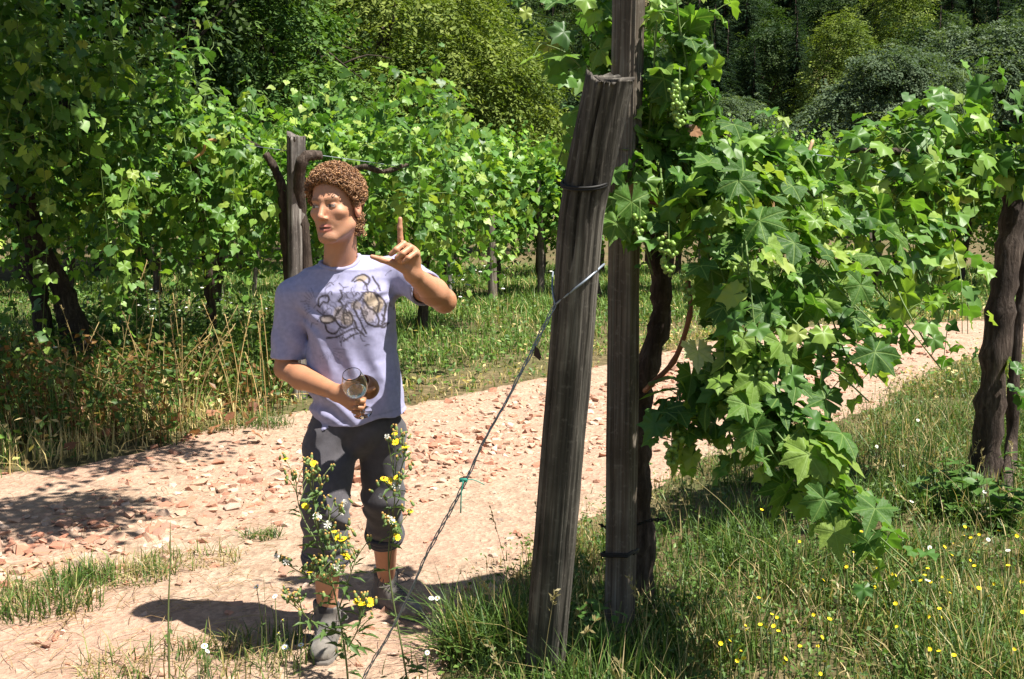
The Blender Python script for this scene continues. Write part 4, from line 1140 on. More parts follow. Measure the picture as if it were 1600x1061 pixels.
GREEN = A([(0.060, 0.120, 0.020), (0.085, 0.155, 0.028), (0.12, 0.19, 0.040), (0.05, 0.10, 0.022)])
STRAW = A([(0.42, 0.33, 0.15), (0.50, 0.40, 0.20), (0.33, 0.27, 0.11), (0.25, 0.24, 0.08)])
def grass_cols(n, dry, rng):
    c = GREEN[rng.integers(0, 4, n)].copy(); s = rng.random(n) < dry
    c[s] = STRAW[rng.integers(0, 4, n)][s]
    return c * rng.uniform(0.75, 1.25, (n, 1))

# near meadow to the right of the path and under the near vine
n = 330000
x = grng.uniform(-1.6, 6.0, n); y = 1.5 + 9.0 * grng.random(n) ** 1.25
sd_ = path_sd(x, y); near = (line_dist(x, y, NE) < line_dist(x, y, FE))
vis = (np.abs(x / y) < 0.56)
cl = fbm(x * 2.6, y * 2.6, 81); cl2 = fbm(x * 0.8 + 9, y * 0.8, 82)
edge = sst(0.22, -0.25, sd_ + 0.35 * (cl - 0.5))
keep = near & vis & (grng.random(n) < edge * (0.30 + 0.7 * sst(0.3, 0.6, cl)) * np.clip(3.4 / y, 0.3, 1.0))
x, y, cl, cl2, sd_ = x[keep], y[keep], cl[keep], cl2[keep], sd_[keep]
n = len(x); print('near grass', n)
h = (0.07 + 0.26 * cl ** 1.2) * (0.3 + 1.05 * grng.random(n) ** 1.3) * (0.45 + 0.55 * sst(0.1, -0.6, sd_))
dry = 0.07 + 0.22 * sst(0.45, 0.62, cl2) + 0.4 * sst(-0.5, 0.0, sd_)
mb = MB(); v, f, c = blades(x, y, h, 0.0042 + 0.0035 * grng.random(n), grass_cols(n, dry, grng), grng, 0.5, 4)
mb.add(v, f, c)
# low broad-leaved ground cover between the blades
k = grng.random(n) < 0.75
xb, yb = x[k], y[k]; nb_ = len(xb)
tv = A([[0, 0, 0], [0.28, 0.45, 0.06], [0, 1, 0], [-0.28, 0.45, 0.06]]); tf = A([[0, 1, 2], [0, 2, 3]])
pos = np.stack([xb + grng.normal(0, .01, nb_), yb, hgt(xb, yb) + grng.uniform(0.01, 0.13, nb_)], -1)
v, f, c = scatter(tv, tf, frames(A([0, 0, 1.0]) + 0.5 * grng.normal(size=(nb_, 3)), rand_dir(nb_, grng)), pos, grng.uniform(0.012, 0.034, nb_), GREEN[grng.integers(0, 4, nb_)] * grng.uniform(0.8, 1.4, (nb_, 1)))
mb.add(v, f, c)
link('meadow_grass', mb.mesh('meadow_grass', smooth=False), M['grass'], None, 'tall green and straw coloured grass under the near vine beside the path', 'grass', None, 'stuff')

# meadow between the path and the vine rows
n = 190000
x = grng.uniform(-9.5, 13, n); y = 6.2 + 18.0 * grng.random(n) ** 1.15
sd_ = path_sd(x, y); farside = (line_dist(x, y, FE) < line_dist(x, y, NE)); vis = (np.abs(x / y) < 0.54)
cl = fbm(x * 1.6, y * 1.6, 83); cl2 = fbm(x * 0.5 + 3, y * 0.5, 84)
edge = sst(0.22, -0.3, sd_ + 0.6 * (cl - 0.5))
right_near = (~farside)
keep = vis & (sd_ < 0.15) & (farside | (y > 9)) & (grng.random(n) < edge * (0.3 + 0.8 * sst(0.32, 0.6, cl)))
x, y, cl, cl2, sd_ = x[keep], y[keep], cl[keep], cl2[keep], sd_[keep]; n = len(x); print('far grass', n)
h = (0.06 + 0.22 * cl) * grng.uniform(0.5, 1.3, n) * (0.5 + 0.7 * sst(0.0, -2.5, sd_))
left = sst(-1.6, -2.6, x) * sst(12.5, 10.5, y)
h = h * (1 + 1.3 * left)
dry = 0.12 + 0.62 * sst(-1.2, -0.1, sd_) + 0.25 * left * sst(0.4, 0.6, cl2)
w = 0.0052 + 0.00055 * y
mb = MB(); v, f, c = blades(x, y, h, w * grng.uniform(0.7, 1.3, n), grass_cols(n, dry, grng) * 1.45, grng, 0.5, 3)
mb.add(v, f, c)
k = grng.random(n) < 0.5
xb, yb = x[k], y[k]; nb_ = len(xb)
pos = np.stack([xb, yb, hgt(xb, yb) + grng.uniform(0.01, 0.16, nb_) * (1 + 1.2 * left[k])], -1)
v, f, c = scatter(tv, tf, frames(A([0, 0, 1.0]) + 0.5 * grng.normal(size=(nb_, 3)), rand_dir(nb_, grng)), pos, grng.uniform(0.03, 0.075, nb_), grass_cols(nb_, dry[k] * 0.5, grng) * 1.45)
mb.add(v, f, c)
link('meadow_grass', mb.mesh('meadow_grass', smooth=False), M['grass'], None, 'short sunlit grass of the meadow between the path and the vine rows', 'grass', None, 'stuff')

# weeds and brown undergrowth under the shaded vine at the left
n = 26000
x = grng.uniform(-5.2, -1.5, n); y = grng.uniform(7.2, 12, n)
sd_ = path_sd(x, y); cl = fbm(x * 1.8, y * 1.8, 91)
keep = (sd_ < 0.15) & (grng.random(n) < sst(0.25, 0.5, cl) * sst(-1.5, -2.4, x))
x, y, cl = x[keep], y[keep], cl[keep]; n = len(x)
pos = np.stack([x, y, hgt(x, y) + grng.random(n) ** 1.3 * (0.2 + 0.75 * cl)], -1)
br = (grng.random(n) < 0.38)[:, None] * sst(9.6, 8.2, y)[:, None]
cc = GREEN[grng.integers(0, 4, n)] * 1.1 * (1 - br) + A([0.20, 0.105, 0.035]) * br
mb = MB(); v, f, c = scatter(tv, tf, frames(A([0, 0, 1.0]) + 0.8 * grng.normal(size=(n, 3)), rand_dir(n, grng)), pos, grng.uniform(0.035, 0.085, n), cc * grng.uniform(0.7, 1.3, (n, 1)))
mb.add(v, f, c)
k = slice(0, n, 5); v, f, c = blades(x[k], y[k], 0.3 + 0.5 * cl[k], np.full(len(x[k]), 0.008), cc[k], grng, 0.3, 3); mb.add(v, f, c)
link('undergrowth', mb.mesh('undergrowth', smooth=False), M['grass'], None, 'tangled green and rusty brown weeds beneath the dark shaded vine', 'weeds', None, 'stuff')

# dry stalks with seed heads
def stalks(bases, hs, leans, name, label, rng, r=0.0018, head=0.14, col=(0.55, 0.42, 0.20)):
    mb = MB()
    for b, h_, (lx, ly) in zip(bases, hs, leans):
        b = A([b[0], b[1], float(hgt(b[0], b[1])) - 0.02]); e = b + A([lx, ly, math.sqrt(max(h_ * h_ - lx * lx - ly * ly, 0.01))])
        P = spline([b, b + (e - b) * 0.55 + A([-lx * .15, -ly * .15, 0.02]), e], 8); c = A(col) * rng.uniform(0.7, 1.2)
        mb.add(*tube(P, np.linspace(r, r * 0.6, 8), 4), c)
        T = norm(P[-1] - P[-2]); m = 16; s = rng.random(m) * head
        pos = e - T * s[:, None]; d = norm(T + 0.6 * rng.normal(size=(m, 3)))
        v, f, cc = scatter(A([[0, 0, 0], [.16, .5, 0], [0, 1, 0], [-.16, .5, .0]]), tf, frames(rand_dir(m, rng), d), pos, np.full(m, 0.024), np.tile(c * 0.9, (m, 1))); mb.add(v, f, cc)
    return link(name, mb.mesh(name), M['grass'], None, label, 'dry grass', None, 'stuff')
B_, H_, L_ = [], [], []
for i in range(170):
    xx = grng.uniform(-0.2, 3.6); yy = grng.uniform(2.4, 7.5)
    if path_sd(A([xx]), A([yy]))[0] > -0.05 or abs(xx / yy) > 0.55: continue
    B_.append((xx, yy)); H_.append(grng.uniform(0.25, 0.6)); L_.append(tuple(grng.normal(0, 0.16, 2)))
stalks(B_, H_, L_, 'dry_grass', 'thin dry grass stalks with seed heads scattered through the near meadow', grng, 0.0014, 0.09, (0.40, 0.34, 0.16))
B_, H_, L_ = [], [], []
for i in range(80):
    g = ground_at(grng.uniform(90, 430), grng.uniform(560, 690))
    B_.append(g[:2]); H_.append(grng.uniform(0.45, 0.95)); L_.append((grng.normal(0, 0.3), grng.normal(0, 0.1)))
for px, py, dx in [(250, 600, 0.05), (262, 590, 0.2), (200, 600, -.1), (215, 610, 0.04), (245, 610, -0.1), (180, 640, 0.3), (270, 690, -0.55), (275, 690, -0.8)]:
    g = ground_at(px, py); B_.append(g[:2]); H_.append(1.25 if py < 650 else 1.0); L_.append((dx, 0))
stalks(B_, H_, L_, 'dry_grass', 'tall bleached straw stalks standing beside the dark shaded vine', grng, 0.0042, 0.24, (0.52, 0.39, 0.17))

# tufts growing on the path
def tuft(px, py, r, n, hh, dry, label):
    g = ground_at(px, py); a = grng.uniform(0, 6.28, n); q = r * np.sqrt(grng.random(n))
    xx = g[0] + q * np.cos(a) * 1.6; yy = g[1] + q * np.sin(a)
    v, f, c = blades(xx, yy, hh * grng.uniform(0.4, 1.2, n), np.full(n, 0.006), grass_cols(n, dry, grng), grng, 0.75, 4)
    o = make_mesh('grass_tuft', v - g, f, c, False)
    link('grass_tuft', o, M['grass'], None, label, 'grass', None, None, g)
tuft(40, 955, 0.20, 700, 0.16, 0.25, 'dark dense grass tuft on the left side of the path')
tuft(190, 905, 0.16, 480, 0.12, 0.45, 'half dry grass tuft beside the dark tuft on the path')
tuft(120, 915, 0.10, 260, 0.13, 0.0, 'bright green grass tuft on the path between two duller tufts')
tuft(300, 880, 0.16, 260, 0.10, 0.5, 'sparse straw coloured tuft in the middle of the path')
tuft(408, 842, 0.06, 130, 0.09, 0.05, 'tiny green tuft on the path behind the man')
tuft(335, 672, 0.16, 240, 0.13, 0.3, 'low tuft at the path edge below the straw stalks')
tuft(420, 668, 0.12, 200, 0.16, 0.05, 'upright green tuft at the path edge near the man')
tuft(420, 1020, 0.2, 420, 0.10, 0.25, 'low green tuft under the yellow flowered weed')
tuft(300, 1050, 0.25, 420, 0.12, 0.4, 'thin grass patch on the path beside the dark stalk')
tuft(752, 1020, 0.10, 320, 0.24, 0.1, 'tall green grass tuft by the anchor wire')
tuft(790, 1030, 0.15, 700, 0.32, 0.15, 'tall thick grass tuft at the foot of the round post')

# straw litter and brown leaves
mb = MB(); n = 420
for i in range(n):
    g = ground_at(grng.uniform(0, 640), grng.uniform(650, 1061)) if i % 3 else ground_at(grng.uniform(0, 400), grng.uniform(880, 1061))
    a = grng.uniform(0, 6.28); L = grng.uniform(0.03, 0.22); d = A([math.cos(a), math.sin(a), 0]) * L
    mb.add(*tube(spline([g + A([0, 0, .022]), g + d * .5 + A([0, 0, .03 + .02 * grng.random()]), g + d + A([0, 0, .02])], 4), 0.0013, 3, caps=False), A([0.50, 0.36, 0.19]) * grng.uniform(0.6, 1.15))
link('straw_litter', mb.mesh('straw_litter'), M['grass'], None, 'loose dry straw bits lying on the path', 'straw', None, 'stuff')
brown = A([(0.30, 0.13, 0.07), (0.36, 0.17, 0.09), (0.22, 0.10, 0.055)])
pos = []
for i in range(150):
    q = [(410, 600, 45, 25), (270, 600, 60, 30), (400, 560, 30, 12), (300, 660, 80, 30), (120, 650, 70, 40)][i % 5]
    g = ground_at(grng.normal(q[0], q[2] * .6), grng.normal(q[1], q[3] * .6)); pos.append(g + A([0, 0, grng.uniform(.02, .12)]))
pos = A(pos); v, f, c = scatter(LEAF_LO[1][0], LEAF_LO[1][1], frames(A([0, -.3, 1.0]) + 0.5 * grng.normal(size=(150, 3)), rand_dir(150, grng)), pos, grng.uniform(.06, .13, 150), brown[grng.integers(0, 3, 150)])
link('leaf_litter', make_mesh('leaf_litter', v, f, c), M['grass'], None, 'fallen reddish brown vine leaves in the grass at the path edge', 'leaf litter', None, 'stuff')

# ------------------------------------------------------------------ flowers
def flower_mesh(npet, r, col, cen, cup=0.25, green=(0.10, 0.17, 0.04)):
    mb = MB()
    for i in range(npet):
        a = 2 * math.pi * i / npet; d = A([math.cos(a), math.sin(a), cup]); s = A([-math.sin(a), math.cos(a), 0]) * r * 2.4 / npet
        mb.add(A([d * r * .2 - s * .5, d * r * .2 + s * .5, d * r * .8 + s * .8, d * r + s * .0, d * r * .8 - s * .8]), [A([[0, 1, 2, 4]]), A([[4, 2, 3]])], col)
    mb.add(BV * A([r * .33, r * .33, r * .2]) + A([0, 0, r * .12]), [B3, B4], cen)
    mb.add(BV * A([r * .34, r * .34, r * .5]) + A([0, 0, -r * .35]), [B3, B4], green)
    return mb.mesh('flower_head', smooth=False)
YEL = flower_mesh(13, 0.016, (0.80, 0.58, 0.02), (0.75, 0.45, 0.01)); YEL_S = flower_mesh(8, 0.012, (0.80, 0.62, 0.02), (0.72, 0.45, 0.02), 0.5)
WHT = flower_mesh(16, 0.014, (0.80, 0.80, 0.76), (0.72, 0.50, 0.04), 0.1)
bud_mb = MB(); bud_mb.add(BV * A([.0055, .0055, .011]), [B3, B4], (0.13, 0.19, 0.06)); bud_mb.add(BV * A([.004, .004, .005]) + A([0, 0, .011]), [B3, B4], (0.42, 0.26, 0.08)); BUD = bud_mb.mesh('bud')
puff_mb = MB()
for i in range(40):
    d = rand_dir(1, grng)[0]; s = norm(np.cross(d, A([.3, .5, .8]))) * .0016
    puff_mb.add(A([s * .2, -s * .2, d * .014 - s, d * .014 + s]), A([[0, 1, 2, 3]]), (0.72, 0.70, 0.62))
PUFF = puff_mb.mesh('seed_head', smooth=False)
for m_ in (YEL, YEL_S, WHT, BUD, PUFF): m_.materials.append(M['tint_plain'])
wl = MB(); wl.add(A([[0, 0, 0], [.05, .18, .0], [.13, .3, .03], [.07, .42, .01], [.12, .58, .04], [.06, .75, .0], [0, 1, -.12], [-.06, .75, 0], [-.12, .58, .04], [-.07, .42, .01], [-.13, .3, .03], [-.05, .18, 0], [0, .35, -.03], [0, .65, -.04]]),
       A([[0, 1, 12], [1, 2, 12], [2, 3, 12], [3, 13, 12], [3, 4, 13], [4, 5, 13], [5, 6, 13], [6, 7, 13], [7, 8, 13], [8, 9, 13], [9, 12, 13], [9, 10, 12], [10, 11, 12], [11, 0, 12]])[:, ::-1], (0.085, 0.15, 0.04))
WLEAF = wl.mesh('leaf'); WLEAF.materials.append(M['grass'])
ov = MB(); ov.add(A([[0, 0, 0], [.24, .25, .04], [.30, .5, .05], [.17, .8, .02], [0, 1.05, -.08], [-.17, .8, .02], [-.30, .5, .05], [-.24, .25, .04], [0, .5, -.03]]), A([[0, 1, 8], [1, 2, 8], [2, 3, 8], [3, 4, 8], [4, 5, 8], [5, 6, 8], [6, 7, 8], [7, 0, 8]]), (0.075, 0.16, 0.03))
OLEAF = ov.mesh('leaf'); OLEAF.materials.append(M['grass'])

def put(me, name, parent, org, p, nrm_v, tip, s, mat=None):
    o = link(name, me, mat, parent); m4 = Matrix(frames(A([nrm_v], float), A([tip], float))[0].tolist()).to_4x4()
    m4.translation = tuple(A(p) - org); o.matrix_basis = m4 @ Matrix.Scale(s, 4); return o

def weed(stems, label, rng, leafy=9, leaf_s=0.075, heads=True, leaf_me=WLEAF, fl=YEL, side=5, stem_r=0.004):
    """stems: list of world paths, the first starts at the ground"""
    org = A(stems[0][0]); t = thing('flowering_weed', org, label, 'weed')
    for k, s in enumerate(stems):
        P = spline(s, 24); L = np.linalg.norm(P[-1] - P[0])
        link('stem', make_mesh('stem', *[(a if i else a - org) for i, a in enumerate(tube(P, np.linspace(stem_r if k == 0 else stem_r * .65, stem_r * .3, 24), 6))]), M['weed_stem'], t)
        for i in range(max(3, int(leafy * L / 0.6))):
            j = int(rng.integers(1, 21)); a = rng.uniform(0, 6.28); d = A([math.cos(a), math.sin(a), rng.uniform(-.1, .5)])
            put(leaf_me, 'leaf', t, org, P[j], A([0, 0, 1]) + .3 * rng.normal(size=3), d, leaf_s * rng.uniform(.6, 1.3) * (1.35 - j / 24))
        if not heads: continue
        tw = MB()
        for i in range(side):
            j = 23 - int(rng.integers(0, 12)) if i else 23; a = rng.uniform(0, 6.28)
            e = P[j] + A([math.cos(a) * .05, math.sin(a) * .05, .045]) * rng.uniform(.4, 1.2) if i else P[-1]
            tw.add(*tube(spline([P[max(j - 2, 0)], (P[j] + e) / 2, e], 4), 0.0016, 4))
            r = rng.random(); me, nm = (fl, 'flower_head') if r < .26 else (BUD, 'bud') if r < .88 else (PUFF, 'seed_head')
            put(me, nm, t, org, e, norm(A([0, -.35, 1]) + .4 * rng.normal(size=3)), A([1, 0, 0]), rng.uniform(.7, 1.05))
            for q in range(2): 
                e2 = e + rng.normal(size=3) * .012; put(BUD, 'bud', t, org, e2, norm(A([0, 0, 1]) + .5 * rng.normal(size=3)), A([1, 0, 0]), rng.uniform(.7, 1.1))
        link('twigs', tw.mesh('twigs', org), M['weed_stem'], t)
    return t
M['weed_stem'] = plain_mat('weed_stem', (0.11, 0.14, 0.045), 0.6)
g1 = ground_at(548, 1125); Yw = g1[1]
weed([[g1, pix(539, 1017, Yw), pix(519, 910, Yw + .02), pix(497, 830, Yw), pix(484, 742, Yw)],
      [pix(530, 950, Yw), pix(545, 905, Yw - .05), pix(560, 862, Yw - .05)], [pix(545, 1010, Yw), pix(558, 985, Yw - .1), pix(567, 945, Yw - .1)], [pix(519, 915, Yw), pix(480, 900, Yw), pix(445, 880, Yw + .05)],
      [pix(508, 870, Yw), pix(470, 800, Yw + .05), pix(462, 745, Yw + .05)], [pix(515, 900, Yw), pix(525, 860, Yw), pix(524, 848, Yw)], [pix(500, 840, Yw), pix(515, 805, Yw), pix(512, 820, Yw - .03)],
      [pix(535, 990, Yw), pix(480, 965, Yw - .1), pix(465, 925, Yw - .1)], [pix(490, 790, Yw), pix(502, 760, Yw), pix(497, 735, Yw)], [pix(505, 868, Yw), pix(492, 900, Yw - .08), pix(507, 908, Yw - .1)]],
     'bushy yellow flowered weed in front of the man', grng, 36, 0.07, side=7)
g2 = ground_at(640, 1085); Yx = g2[1]
weed([[g2, pix(628, 1013, Yx), pix(607, 880, Yx), pix(617, 771, Yx), pix(605, 682, Yx)], [pix(612, 800, Yx), pix(625, 775, Yx), pix(620, 758, Yx)], [pix(616, 760, Yx), pix(630, 720, Yx), pix(629, 680, Yx)], [pix(610, 840, Yx), pix(620, 825, Yx - .03), pix(614, 818, Yx - .03)]],
     'slender tall yellow flowered weed beside the wire', grng, 24, 0.065, side=7)
g3 = ground_at(265, 1075)
weed([[g3, pix(263, 960, g3[1]), pix(266, 880, g3[1]), pix(266, 815, g3[1])]], 'single dark upright stalk growing from the path', grng, 5, 0.05, heads=False)
g4 = ground_at(310, 1090)
for dx, top, lab in [(0, 985, 'thin pale weed with few leaves beside the dark stalk'), (75, 975, 'thin weed shooting up from the path near the daisies'), (110, 900, 'narrow weed stem rising over the shadow of the man')]:
    g = ground_at(310 + dx, 1090); weed([[g, pix(308 + dx, 1030, g[1]), pix(302 + dx, top, g[1])]], lab, grng, 8, 0.045, heads=False, stem_r=0.002)
for (px, py, top, lab) in [(905, 1075, 920, 'leafy green weed between the two wooden posts'), (935, 1070, 900, 'taller leafy weed leaning on the square post'), (1475, 800, 680, 'dark leafy weed beside the slanting stump'), (1500, 815, 700, 'broad leaved weed at the foot of the slanting stump'), (1580, 830, 690, 'dark weed behind the slanting stump')]:
    g = ground_at(px, py); Yg = g[1]; far = Yg > 5
    weed([[g, pix(px + 4, (py + top) / 2, Yg), pix(px - 4, top, Yg)], [g + A([.02, .03, 0]), pix(px + 26, (py + top) / 2 + 5, Yg), pix(px + 36, top + 40, Yg)], [g + A([-.02, 0, 0]), pix(px - 20, (py + top) / 2 + 10, Yg), pix(px - 22, top + 60, Yg)]], lab, grng, 26 if not far else 30, 0.07 if not far else 0.10, heads=False, leaf_me=OLEAF)
# daisies
def small_flower(px, py, lab, grp, me, hmin, hmax, name, scale=1.0):
    g = ground_at(px, py); h_ = grng.uniform(hmin, hmax)
    p0 = ground_at(px, py + h_ * FPX / g[1] * 0.97)
    if p0[1] < 1.4: return
    t = thing(name, p0, lab, 'flower', grp); e = A([grng.normal() * .02, grng.normal() * .02, h_])
    link('stem', make_mesh('stem', *tube(spline([[0, 0, -.02], e * .5 + A([.01, 0, 0]), e], 6), 0.0016, 4)), M['weed_stem'], t)
    o = link('flower_head', me, None, t, loc=e + A([0, 0, .004])); s = grng.uniform(.75, 1.15) * scale; o.scale = (s, s, s); o.rotation_euler = (grng.normal() * .4 + .3, grng.normal() * .4, 0)
for px, py in [(408, 932), (428, 953), (442, 981), (425, 945), (443, 1027), (450, 995), (455, 1025), (657, 1035), (330, 1022), (322, 1028), (668, 942), (672, 946), (455, 965)]:
    small_flower(px, py, 'white daisy with a yellow centre growing low beside the path', 'white daisies by the path', WHT, .15, .3, 'daisy', .75)
for i in range(80):
    px, py = (grng.uniform(1010, 1600), grng.uniform(800, 1050)) if i % 3 == 0 else (grng.normal([1180, 1400, 1530][i % 2 + (i % 4 == 1)], 55), grng.normal([1000, 890, 930][i % 2 + (i % 4 == 1)], 40))
    small_flower(px, py, 'small yellow wildflower in the grass under the near vine', 'yellow wildflowers in the near grass', YEL_S, .12, .28, 'wildflower', .68)
for i in range(14):
    small_flower(grng.uniform(1350, 1600), grng.uniform(640, 920), 'small white wildflower in the grass near the slanting stump', 'white wildflowers near the stump', WHT, .1, .2, 'wildflower', .8)
# specks of white bloom in the far meadow
mb = MB()
for i in range(190):
    q = [(230, 490, 60, 25), (350, 480, 80, 25), (640, 440, 120, 20), (300, 500, 150, 30), (700, 430, 200, 20)][i % 5]
    g = ground_at(grng.normal(q[0], q[2] * .6), q[1] + abs(grng.normal(0, q[3])) + 14)
    hh = grng.uniform(.2, .45); r = .011 + .0012 * g[1]
    mb.add(*tube(A([g, g + A([0, 0, hh])]), 0.002, 3), (0.1, 0.15, 0.05)); mb.add(BV * A([r, r, r * .4]) + g + A([0, 0, hh]), [B3, B4], (0.75, 0.75, 0.68))
link('white_blossom', mb.mesh('white_blossom'), M['tint_plain'], None, 'scattered tiny white blossoms in the meadow grass', 'wildflowers', None, 'stuff')
# ------------------------------------------------------------------ surfaces from distance fields
def surface(f, lo, hi, h, block=6):
    """closed surface of f<0 by surface nets, evaluated only near the surface"""
    lo = A(lo, ).astype(float); n = (np.ceil((A(hi) - lo) / h / block).astype(int)) * block
    nb = n // block
    g = np.meshgrid(*[np.arange(k) for k in nb], indexing='ij'); bi = np.stack([q.ravel() for q in g], -1)
    cen = lo + (bi + 0.5) * block * h
    fc = f(cen); act = np.abs(fc) < block * h * 0.87 * 1.25 + 0.004
    F = np.repeat(np.repeat(np.repeat(np.where(fc.reshape(nb) < 0, -1.0, 1.0), block, 0), block, 1), block, 2).astype(np.float32)
    b = bi[act]
    off = np.stack([q.ravel() for q in np.meshgrid(*[np.arange(block)] * 3, indexing='ij')], -1)
    idx = (b[:, None, :] * block + off[None]).reshape(-1, 3)
    vals = np.concatenate([f(lo + (c + 0.5) * h) for c in np.array_split(idx, max(1, len(idx) // 400000))])
    F[idx[:, 0], idx[:, 1], idx[:, 2]] = vals
    S = F < 0
    # active cells
    s = S[:-1, :-1, :-1].astype(np.int8)
    cnt = np.zeros_like(s)
    for a in (0, 1):
        for bb in (0, 1):
            for c in (0, 1): cnt += S[a:S.shape[0] - 1 + a, bb:S.shape[1] - 1 + bb, c:S.shape[2] - 1 + c]
    cells = np.argwhere((cnt > 0) & (cnt < 8))
    vid = np.full(cnt.shape, -1, np.int32); vid[cells[:, 0], cells[:, 1], cells[:, 2]] = np.arange(len(cells))
    acc = np.zeros((len(cells), 3)); num = np.zeros(len(cells))
    cor = [(a, b_, c) for a in (0, 1) for b_ in (0, 1) for c in (0, 1)]
    for p in cor:
        for ax in range(3):
            if p[ax]: continue
            q = list(p); q[ax] = 1
            f0 = F[cells[:, 0] + p[0], cells[:, 1] + p[1], cells[:, 2] + p[2]]; f1 = F[cells[:, 0] + q[0], cells[:, 1] + q[1], cells[:, 2] + q[2]]
            m = (f0 < 0) != (f1 < 0); t = np.where(m, f0 / np.where(m, f0 - f1, 1), 0)
            pt = np.tile(A(p, ).astype(float), (len(cells), 1)); pt[:, ax] += t
            acc += pt * m[:, None]; num += m
    V = lo + (cells + acc / num[:, None] + 0.5) * h
    quads = []
    for ax in range(3):
        sl0 = [slice(None)] * 3; sl1 = [slice(None)] * 3; sl0[ax] = slice(0, -1); sl1[ax] = slice(1, None)
        e = np.argwhere(S[tuple(sl0)] != S[tuple(sl1)])
        u, v = [(1, 2), (2, 0), (0, 1)][ax]
        ok = (e[:, u] > 0) & (e[:, v] > 0) & (e[:, u] < cnt.shape[u]) & (e[:, v] < cnt.shape[v]) & (e[:, ax] < cnt.shape[ax]); e = e[ok]
        def at(du, dv):
            c = e.copy(); c[:, u] -= du; c[:, v] -= dv; return vid[c[:, 0], c[:, 1], c[:, 2]]
        q = np.stack([at(1, 1), at(0, 1), at(0, 0), at(1, 0)], -1)
        flip = S[e[:, 0], e[:, 1], e[:, 2]]
        q[~flip] = q[~flip][:, ::-1]
        quads.append(q[(q >= 0).all(1)])
    return V, np.concatenate(quads)

def smin(a, b, k):
    h = np.clip(0.5 + 0.5 * (b - a) / k, 0, 1); return b + (a - b) * h - k * h * (1 - h)
def smax(a, b, k): return -smin(-a, -b, k)
def cone(p, a, b, r0, r1):
    a = A(a); b = A(b); ab = b - a; t = np.clip(((p - a) @ ab) / (ab @ ab), 0, 1)
    return np.linalg.norm(p - a - t[:, None] * ab, axis=1) - (r0 + (r1 - r0) * t)
def chain_sdf(p, pts, rs, k=0.006):
    d = None
    for i in range(len(pts) - 1):
        q = cone(p, pts[i], pts[i + 1], rs[i], rs[i + 1]); d = q if d is None else smin(d, q, k)
    return d
def ball(p, c, r): return np.linalg.norm(p - A(c), axis=1) - r
def ell(p, c, r):
    q = p - A(c); r = A(r); k0 = np.linalg.norm(q / r, axis=1); k1 = np.linalg.norm(q / (r * r), axis=1) + 1e-9; return k0 * (k0 - 1) / k1

# ------------------------------------------------------------------ the man: joints
YT = 3.97
HEAD = pix(525, 322, 3.92); HYAW = math.radians(21); HROLL = math.radians(3)
fwd = A([-math.sin(HYAW), -math.cos(HYAW), 0.0]); hx = A([math.cos(HYAW), -math.sin(HYAW), 0.0]); hz = A([0, 0, 1.0])
hx2 = hx * math.cos(HROLL) + hz * math.sin(HROLL); hz2 = -hx * math.sin(HROLL) + hz * math.cos(HROLL)
HM = np.stack([hx2, fwd, hz2], -1)                       # columns: his left, forward, up
def to_head(p): return (p - HEAD) @ HM
def from_head(q): return A(q) @ HM.T + HEAD
NECK = pix(531, 409, 4.0)
SHR = pix(459, 464, 4.03); ELR = pix(446, 576, 4.02); WRR = pix(527, 614, 3.80)
SHL = pix(626, 426, 4.03); ELL_ = pix(694, 470, 3.80); WRL = pix(645, 428, 3.61)
PELV = pix(560, 672, 4.0)
HIPR = pix(518, 690, 3.98); KNR = pix(508, 800, 3.86); hr_ = A([*pix(514, 985, 4.03)[:2], 0.0]); tr_ = A([*pix(504, 1015, 3.78)[:2], 0.0]); ANR = hr_ + norm(tr_ - hr_) * 0.058 + A([0, 0, 0.12])
HIPL = pix(598, 682, 4.03); KNL = pix(598, 776, 4.06); hl_ = A([*pix(592, 930, 4.43)[:2], 0.0]); tl2 = A([*pix(652, 945, 4.22)[:2], 0.0]); ANL = hl_ + norm(tl2 - hl_) * 0.058 + A([0, 0, 0.12])

